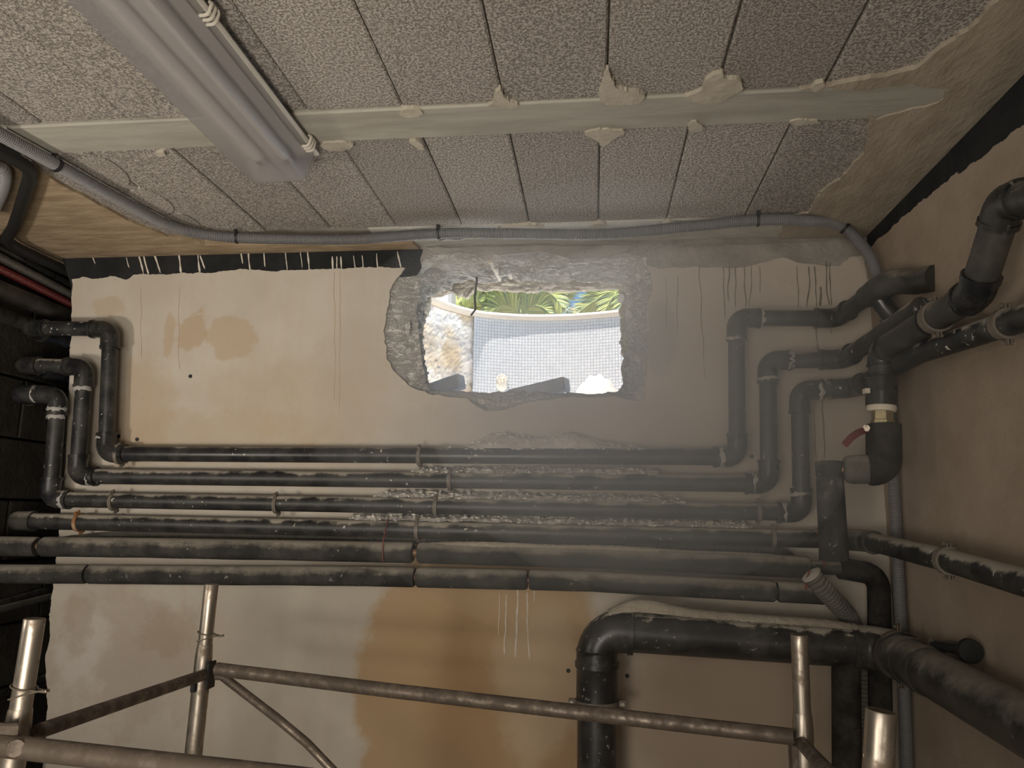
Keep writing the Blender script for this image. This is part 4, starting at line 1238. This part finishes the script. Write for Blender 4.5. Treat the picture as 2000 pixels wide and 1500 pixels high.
mk('bracket', *bevel_box(at(432, 1312, 1, YL2 - .015), (.03, .012, .036), .003), RAIL, sr)
mk('wedge', *bevel_box(at(412, 1318, 1, YL2 - .004), (.007, .034, .06), .002), BLACKRUB, sr)
mk('wedge', *bevel_box(at(380, 1342, 1, YL2 - .02), (.012, .02, .02), .002), BLACKRUB, sr)
ff = thing('scaffold_brace', at(0, 1458, 1, YL1 - .06), 'front scaffold rail crossing before the left post at the bottom', 'scaffold brace')
f0 = at(-160, 1436, 1, YL1 - .055); f1 = at(560, 1519, 1, YL1 - .08); f2 = at(1500, 1640, 1, YR1 - .03)
mk('rail', *sweep([f0, at(0, 1456, 1, YL1 - .055), f1, f2], .0165, 16), RAIL, ff, True)
mk('bracket', *bevel_box(at(8, 1432, 1, YL1 - .05), (.05, .012, .03), .003), RAIL, ff)
mk('rivet', *sweep([at(30, 1462, 1, YL1 - .072), at(30, 1462, 1, YL1 - .078)], .012, 12), RAIL, ff, True)
tag(mk('tape_scrap', *chunk(at(1698, 1478, 1, YR1 + .0), (.007, .004, .008), 77, 16), WHITE, sfr), 'scrap of pale tape stuck on the near right post')

# ------------------------------------------------------------------ haze volume, put in mostly for the veil of lens glare
def cloud(name, c_, r_, dens, parent=None):
    g = G(name)
    g.t.nodes.remove(g.b)
    vsn = g.n('VolumeScatter', {'Color': C(0.84, 0.93, 1.0), 'Density': dens, 'Anisotropy': 0.5})
    g.t.links.new(vsn.outputs[0], g.out.inputs['Volume'])
    vs = []; fs = []
    for a_ in range(17):
        th = math.pi * a_ / 16
        for b_ in range(28):
            ph = 2 * math.pi * b_ / 28
            vs.append(c_ + V((r_[0] * math.sin(th) * math.cos(ph), r_[1] * math.sin(th) * math.sin(ph), r_[2] * math.cos(th))))
    for a_ in range(16):
        for b_ in range(28):
            n_ = (b_ + 1) % 28
            fs.append((a_ * 28 + b_, (a_ + 1) * 28 + b_, (a_ + 1) * 28 + n_, a_ * 28 + n_))
    return mk(name, vs, fs, g.m, parent, True)


hz = tag(cloud('glare_haze', V((0.06, 1.80, 1.66)), (.76, .46, .56), 0.30), 'pale haze below the hole, added mostly for lens glare', 'haze', None, 'stuff')
tag(cloud('glare_haze_core', V((0.12, 1.90, 1.66)), (.54, .36, .44), 0.9, hz), 'denser core of the added glare haze', None, None, 'stuff')

# ------------------------------------------------------------------ outdoors
ZG = 1.80
ZCOP = 3.0
PATIO = cement('pale_pool_floor', C(0.76, 0.75, 0.72), C(0.84, 0.83, 0.80), 6, .2)
struct('ground', box2((-1.69, BKY + .02, ZG - .3), (7, 6.4, ZG)), PATIO, 'pale sunlit pool floor outside the hole')
GARDEN = cement('garden_soil', C(0.30, 0.26, 0.18), C(0.40, 0.36, 0.26), 5, .5)
cop = [cl_ for cl_ in []]
copx = [(700, 520), (760, 545), (800, 562), (840, 577), (880, 594), (930, 607), (975, 612), (1025, 615), (1080, 615), (1130, 613), (1180, 609), (1225, 604), (1290, 596), (1380, 582)]
ccur = [at(a_, b_, 2, ZCOP) for a_, b_ in copx]
cpath = smooth_path([V((p_.x, p_.y, 0)) for p_ in ccur], .06)


def nrm(path, i):
    a_ = path[max(0, i - 1)]; b_ = path[min(len(path) - 1, i + 1)]; t = (b_ - a_).normalized(); return V((-t.y, t.x, 0))


def strip_wall(path, z0, z1, fn=None, nz=2):
    vs = []; fs = []
    for i, p_ in enumerate(path):
        for j in range(nz + 1):
            q_ = V((p_.x, p_.y, z0 + (z1 - z0) * j / nz))
            if fn: q_ = q_ + nrm(path, i) * fn(q_)
            vs.append(q_)
    for i in range(len(path) - 1):
        for j in range(nz):
            a_ = i * (nz + 1) + j; fs.append((a_, a_ + nz + 1, a_ + nz + 2, a_ + 1))
    return vs, fs


def tile_mat():
    g = G('white_mosaic_tiles')
    uv = g.n('UVMap').outputs[0]
    br = g.n('TexBrick', {'Vector': uv, 'Color1': C(.425, .43, .43), 'Color2': C(.39, .40, .405), 'Mortar': C(.15, .17, .185), 'Scale': 1.0, 'Mortar Size': .0022, 'Brick Width': .025, 'Row Height': .025, 'Bias': 0.0})
    br.offset = 0.0
    return g.done(br.outputs[0], .35)


xs_split = at(932, 700, 1, 5.7).x
pw = struct('wall_pool', strip_wall([p_ + nrm(cpath, i) * .16 for i, p_ in enumerate(cpath)], ZG - .1, ZCOP - .01), PATIO, 'curved pool wall outside with white mosaic and a scraped patch')
mp = [p_ + nrm(cpath, i) * .004 for i, p_ in enumerate(cpath) if p_.x > xs_split - .02]
mv, mf = strip_wall(mp, ZG - .02, ZCOP - .04)
mo = mk('mosaic_tiles', mv, mf, tile_mat(), pw)
uvl = mo.data.uv_layers.new(name='UVMap')
cum = [0]
for a_, b_ in zip(mp, mp[1:]): cum.append(cum[-1] + (b_ - a_).length)
for lp in mo.data.loops:
    vi = lp.vertex_index; uvl.data[lp.index].uv = (cum[vi // 3], mv[vi].z)
rp_ = [p_ + nrm(cpath, i) * .03 for i, p_ in enumerate(cpath) if p_.x <= xs_split + .05]
rp_ = smooth_path(rp_, .02)
mk('scraped_render', *strip_wall(rp_, ZG - .02, ZCOP - .05, lambda q_: .018 * noise.noise(q_ * 7) + .010 * noise.noise(q_ * 24) + .008 * noise.noise(q_ * 55), 55), cement('scraped_white_render', C(.38, .29, .18), C(.54, .52, .48), 4, .8, None, .02, 34), pw)
tag(bpy.data.objects['scraped_render'], 'rough scraped white render patch')
cvs = []; cfs = []
for i, p_ in enumerate(cpath):
    nn = nrm(cpath, i)
    for a_, z_ in ((-.02, ZCOP - .045), (-.028, ZCOP - .02), (-.02, ZCOP), (.34, ZCOP + .004), (.34, ZCOP - .05)): 
        cvs.append(V((p_.x, p_.y, z_)) + nn * a_)
for i in range(len(cpath) - 1):
    for j in range(5): cfs.append((i * 5 + j, i * 5 + (j + 1) % 5, (i + 1) * 5 + (j + 1) % 5, (i + 1) * 5 + j))
tag(mk('coping', cvs, cfs, plain('cream_coping', (.38, .33, .265), .7, 0, .08), pw), 'cream coping along the pool rim')
struct('garden', box2((-14, 5.9, ZCOP - .6), (14, 40, ZCOP - .06)), GARDEN, 'garden soil behind the pool')
# pool light
lp_i = min(range(len(mp)), key=lambda i: abs(mp[i].x - at(977, 742, 1, 5.7).x))
lc = V((mp[lp_i].x, mp[lp_i].y, at(977, 742, 1, mp[lp_i].y).z)); ln = -nrm(mp, lp_i)
pll = thing('pool_light', lc, 'round white pool light low on the mosaic wall', 'pool light')
WP = plain('white_plastic', (.40, .37, .31), .4, 0, .05)
mk('rim', *sweep([lc, lc, lc + ln * .012, lc + ln * .02, lc + ln * .02], [.02, .046, .046, .040, .030], 24), WP, pll, True)
mk('lens', *sweep([lc + ln * .010, lc + ln * .018, lc + ln * .022], [.031, .029, .012], 20), plain('pale_lens', (.72, .60, .40), .3), pll, True)
for s_ in (-1, 1):
    e_ = ln.cross(V((0, 0, 1))) * (.012 * s_)
    mk('screw', *sweep([lc + ln * .02 + e_, lc + ln * .026 + e_], .0045, 8), BLACKRUB, pll)
mk('niche_cover', *sweep([lc + V((0, 0, -.05)), lc + V((0, 0, -.05)) + ln * .004, lc + V((0, 0, -.05)) + ln * .008], [.042, .042, .036], 20), plain('faded_cover', (.62, .58, .48), .6), pll, True)


# concrete bars lying outside the sill
def bar(pA, YA, pB, YBb, h, wd, label):
    a_ = at(pA[0], pA[1], 1, YA); b_ = at(pB[0], pB[1], 1, YBb); zt = min(a_.z, b_.z)
    ax = (b_ - a_).normalized(); sd = V((-ax.y, ax.x, 0)).normalized(); un = ax.cross(sd).normalized()
    c_ = (a_ + b_) / 2 + sd * (wd / 2) - un * (h / 2)
    o = mk('concrete_bar', *bevel_box(c_, ((b_ - a_).length, wd, h), .004, (ax, sd, un)), cement('bar_concrete', C(.52, .52, .50), C(.60, .595, .58), 12, .3), None)
    return tag(o, label, 'concrete bar'), zt


o_, zt = bar((990, 761), 2.80, (1100, 735), 2.69, .05, .05, 'grey concrete bar lying on the sill at the middle of the hole')
o2, zt2 = bar((790, 764), 2.80, (893, 729), 2.70, .055, .05, 'grey concrete bar lying at the left end of the sill')
# ledge under the bars
struct('ground_2', box2((-1.2, 2.665, ZG - .25), (0.6, 3.3, zt - .051)), cement('sill_rubble_concrete', C(.70, .69, .66), C(.80, .79, .76), 9, .4), 'concrete ledge just outside the hole')
# crumpled pale sack at right
sc = at(1165, 752, 1, 4.2); sm_ = []; sf = []
n1, n2 = 34, 16
for i in range(n1 + 1):
    for j in range(n2 + 1):
        u_ = i / n1 * 2 - 1; v_ = j / n2 * 2 - 1
        rr_ = max(0, 1 - u_ * u_) ** .5 * max(0, 1 - v_ * v_) ** .5
        x_ = sc.x + u_ * .19; y_ = sc.y + v_ * .22
        z_ = ZG + rr_ * (sc.z - ZG + .045) + rr_ * (.045 * noise.noise(V((x_ * 14 + y_ * 30, y_ * 8, 1))) + .022 * noise.noise(V((x_ * 40 + y_ * 60, y_ * 20, 2))))
        sm_.append(V((x_, y_, z_)))
for i in range(n1):
    for j in range(n2):
        a_ = i * (n2 + 1) + j; sf.append((a_, a_ + n2 + 1, a_ + n2 + 2, a_ + 1))
tag(mk('rubble_sack', sm_, sf, plain('white_woven_sack', (.33, .315, .285), .8, 0, .12), None, True, 70), 'crumpled white sack lying outside at the right of the hole', 'sack')
# palms
FR1 = plain('palm_leaf', (.22, .27, .06), .45, 0, .4, 14)
FR2 = plain('palm_leaf_mid', (.13, .23, .07), .45, 0, .3, 6)  # second leaf green, darker than the first
FR3 = plain('palm_leaf_bright', (.34, .38, .11), .4, 0, .25, 14)
FR4 = plain('palm_leaf_deep', (.07, .13, .045), .5, 0, .3, 10)
RACH = plain('palm_rachis', (.30, .34, .14), .5)
DRY = plain('dry_palm_stalk', (.50, .34, .17), .6)
TRUNK = plain('palm_trunk_bark', (.16, .11, .07), .9, 0, .5, 30)


def frond(root, base, tip, sag, wid, n, mat, rmat, seed, tilt=0.4, rach=.009):
    r_ = random.Random(seed); base = V(base); tip = V(tip)
    L = (tip - base).length; pts = []
    for k in range(15):
        t = k / 14; pts.append(base.lerp(tip, t) + V((0, 0, sag * 4 * t * (1 - t))))
    m = MB(); m.add(sweep(pts, [rach * (1 - .8 * k / 14) for k in range(15)], 6))
    stalk = m.mk('frond', rmat, root, True)
    mb = MB()
    fr2 = frames(pts)
    for k in range(n):
        t = .12 + .88 * k / n; i = min(13, int(t * 14)); p_ = pts[i].lerp(pts[i + 1], t * 14 - i)
        d_ = (pts[i + 1] - pts[i]).normalized()
        side = d_.cross(V((0, .9, .42)))
        side = side.normalized() if side.length > .05 else V((1, 0, 0))
        upv = side.cross(d_).normalized()
        ln_ = wid * math.sin(math.pi * min(1, .18 + t * .8)) ** .7 * r_.uniform(.85, 1.1)
        for s_ in (-1, 1):
            dir_ = (side * s_ * .8 + d_ * (.75 + .3 * t) + upv * (tilt + r_.uniform(-.15, .15))).normalized()
            wv = d_.cross(dir_).cross(dir_).normalized() * (.007 + .004 * r_.random())
            mid = p_ + dir_ * (ln_ * .5) + V((0, 0, -.02 * wid)); end = p_ + dir_ * ln_ + V((0, 0, -.18 * ln_))
            nn = dir_.cross(wv).normalized() * .003
            b_ = len(mb.v)
            mb.v += [p_ - wv * .5, p_ + nn, p_ + wv * .5, mid - wv, mid + nn, mid + wv, end]
            mb.f += [(b_, b_ + 1, b_ + 4, b_ + 3), (b_ + 1, b_ + 2, b_ + 5, b_ + 4), (b_ + 3, b_ + 4, b_ + 6), (b_ + 4, b_ + 5, b_ + 6)]
    lf = mb.mk('leaflets', mat, stalk)
    for m2 in (FR3, FR4): lf.data.materials.append(m2)
    for k in range(len(mb.f) // 4):
        q_ = r_.choice((0, 0, 1, 2, 1))
        for j in range(4): lf.data.polygons[k * 4 + j].material_index = q_


def palm(px, py, Y, label, tips, seed, n=48, wid=.34):
    base = at(px, py, 1, Y)
    root = thing('palm_tree', V((base.x, base.y, ZCOP - .06)), label, 'palm')
    mk('trunk', *sweep([V((base.x, base.y, ZCOP - .07)), V((base.x + .02, base.y, (ZCOP + base.z) / 2)), base], [.16, .14, .12], 14), TRUNK, root, True)
    for k, t in enumerate(tips):
        tx, ty, tY, sg, kind = t
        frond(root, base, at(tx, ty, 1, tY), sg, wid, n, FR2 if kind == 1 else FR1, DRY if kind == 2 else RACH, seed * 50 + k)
    return root


palm(1018, 622, 8.4, 'middle green palm behind the pool rim', [(985, 520, 8.2, .1, 1), (1040, 500, 8.5, .1, 0), (950, 545, 8.0, .35, 1), (1078, 545, 8.2, .15, 0), (900, 590, 7.6, .45, 0), (1098, 600, 7.8, .25, 0), (955, 612, 7.9, .12, 0), (1072, 611, 8.0, .12, 1), (1010, 480, 8.9, .1, 0), (1065, 520, 8.9, .1, 0), (1108, 560, 8.2, .0, 2), (930, 520, 9.2, .2, 0), (965, 500, 9.3, .1, 0)], 1)
palm(905, 622, 8.6, 'left yellow-green palm behind the pool rim', [(868, 545, 8.4, .1, 0), (900, 510, 8.8, .1, 0), (935, 530, 8.5, .1, 0), (960, 580, 8.2, .3, 0), (880, 590, 8.0, .2, 0), (985, 560, 8.8, .3, 0), (955, 611, 8.3, .12, 0), (935, 600, 8.5, .2, 1), (875, 570, 8.9, .2, 1), (920, 560, 8.2, .1, 0), (890, 555, 9.4, .1, 1), (950, 540, 9.4, .2, 1), (915, 575, 9.6, .05, 1), (940, 590, 8.0, .1, 0)], 2)
palm(1262, 575, 8.0, 'right palm whose fronds reach in from the edge of the hole', [(1128, 612, 7.6, .12, 0), (1150, 585, 8.2, .25, 0), (1165, 560, 8.3, .3, 0), (1140, 622, 8.4, .18, 1), (1200, 540, 8.4, .2, 0), (1180, 610, 7.4, .2, 0), (1220, 625, 7.2, .2, 0)], 3, 48, .34)
palm(1072, 626, 9.4, 'yellowish palm just left of the patch of blue sky', [(1050, 545, 9.2, .1, 0), (1080, 530, 9.5, .1, 0), (1030, 570, 9.0, .2, 1), (1096, 575, 9.2, .1, 0), (1020, 606, 9.0, .12, 0), (1018, 590, 9.2, .2, 0)], 4)
palm(962, 626, 9.8, 'palm in the gap between the left and the middle palm', [(930, 550, 9.6, .1, 0), (960, 535, 9.9, .1, 1), (990, 545, 9.6, .1, 0), (1005, 580, 9.5, .2, 0), (915, 585, 9.5, .2, 1), (945, 530, 10.2, .1, 0), (975, 560, 9.4, .1, 1), (1004, 608, 9.5, .12, 0), (925, 606, 9.5, .12, 0)], 5)
# far bits beyond the rim
hs_ = thing('house', at(1128, 615, 1, 24), 'tiny far house with a brown roof beyond the pool', 'house')
c_ = at(1128, 612, 1, 24)
mk('wall', *box2((c_.x - .6, 24, 2.9), (c_.x + .6, 26, c_.z + .02)), plain('cream_far_wall', (.62, .55, .45), .8), hs_)
mk('roof', *prism([(c_.x - .7, c_.z + .02), (c_.x + .7, c_.z + .02), (c_.x + .55, c_.z + .14), (c_.x - .55, c_.z + .14)], 23.8, 26.2), plain('far_roof', (.40, .24, .16), .8), hs_)
sh_ = at(1108, 612, 1, 13)
sr_ = random.Random(5); mb = MB()
for k in range(260):
    d_ = V((sr_.gauss(0, 1), sr_.gauss(0, 1), sr_.gauss(0, 1))).normalized(); p_ = V((sh_.x, sh_.y, sh_.z - .02)) + V((d_.x * .13, d_.y * .13, d_.z * .2)) * sr_.uniform(.6, 1)
    u_ = d_.cross(V((sr_.random(), sr_.random(), 1))).normalized() * .03; v_ = d_.cross(u_).normalized() * .02
    b_ = len(mb.v); mb.v += [p_ - u_, p_ + v_, p_ + u_, p_ - v_]; mb.f.append((b_, b_ + 1, b_ + 2, b_ + 3))
bu = thing('bush', V((sh_.x, sh_.y, ZCOP - .06)), 'small blue-green bush between the palms', 'bush')
mk('foliage', mb.v, mb.f, plain('blue_green_leaf', (.20, .28, .22), .6), bu)
mk('stem', *sweep([V((sh_.x, sh_.y, ZCOP - .08)), V((sh_.x, sh_.y, sh_.z))], .02, 8), TRUNK, bu)
wl = at(835, 600, 1, 7.2)
tag(mk('garden_wall', *bevel_box((wl.x - .5, 7.3, 3.1), (1.5, .3, 2 * (at(860, 562, 1, 7.2).z - 3.1)), .03), plain('whitewash', (.52, .51, .48), .8, 0, .05)), 'white garden wall beyond the rim at the left of the hole', 'wall')
for k, (px, py, s_, lab) in enumerate([(850, 598, (.13, .12, .12), 'white boulder nearest the left edge of the hole'), (878, 600, (.09, .12, .13), 'white boulder beside the left palm')]):
    tag(mk('boulder', *chunk(V((at(px, py, 1, 6.4).x, 6.4, ZCOP + .03)), s_, 900 + k, 26), plain('white_rock', (.50, .48, .43), .9, 0, .1)), lab, 'rock')

# ------------------------------------------------------------------ groups of like things
GROUPS = {'pipe_clamp': 'clamps holding the wall pipes', 'drain_pipe': 'black pipe runs on the back wall', 'insulated_pipe': 'foam-insulated pipes', 'cable_tie': 'ties on the ceiling conduit',
          'palm_tree': 'palms behind the pool rim', 'masonry_shard': 'single shards in the rubble', 'concrete_bar': 'concrete bars on the sill', 'black_cable': 'dark cables at the lower left', 'tie_wire': 'red tie wires',
          'scaffolding': 'scaffold frames', 'scaffold_brace': 'scaffold rails', 'rubble_pile': 'rubble on the pipes', 'boulder': 'white boulders by the rim', 'black_pipe': 'black pipes in the dark passage', 'dark_duct': 'dark ducts in the passage', 'dust_bank': 'dust banks on pipes'}
for o in list(COL.objects):
    k = o.name.split('.')[0]
    if o.parent is None and 'category' in o and k in GROUPS: o['group'] = GROUPS[k]
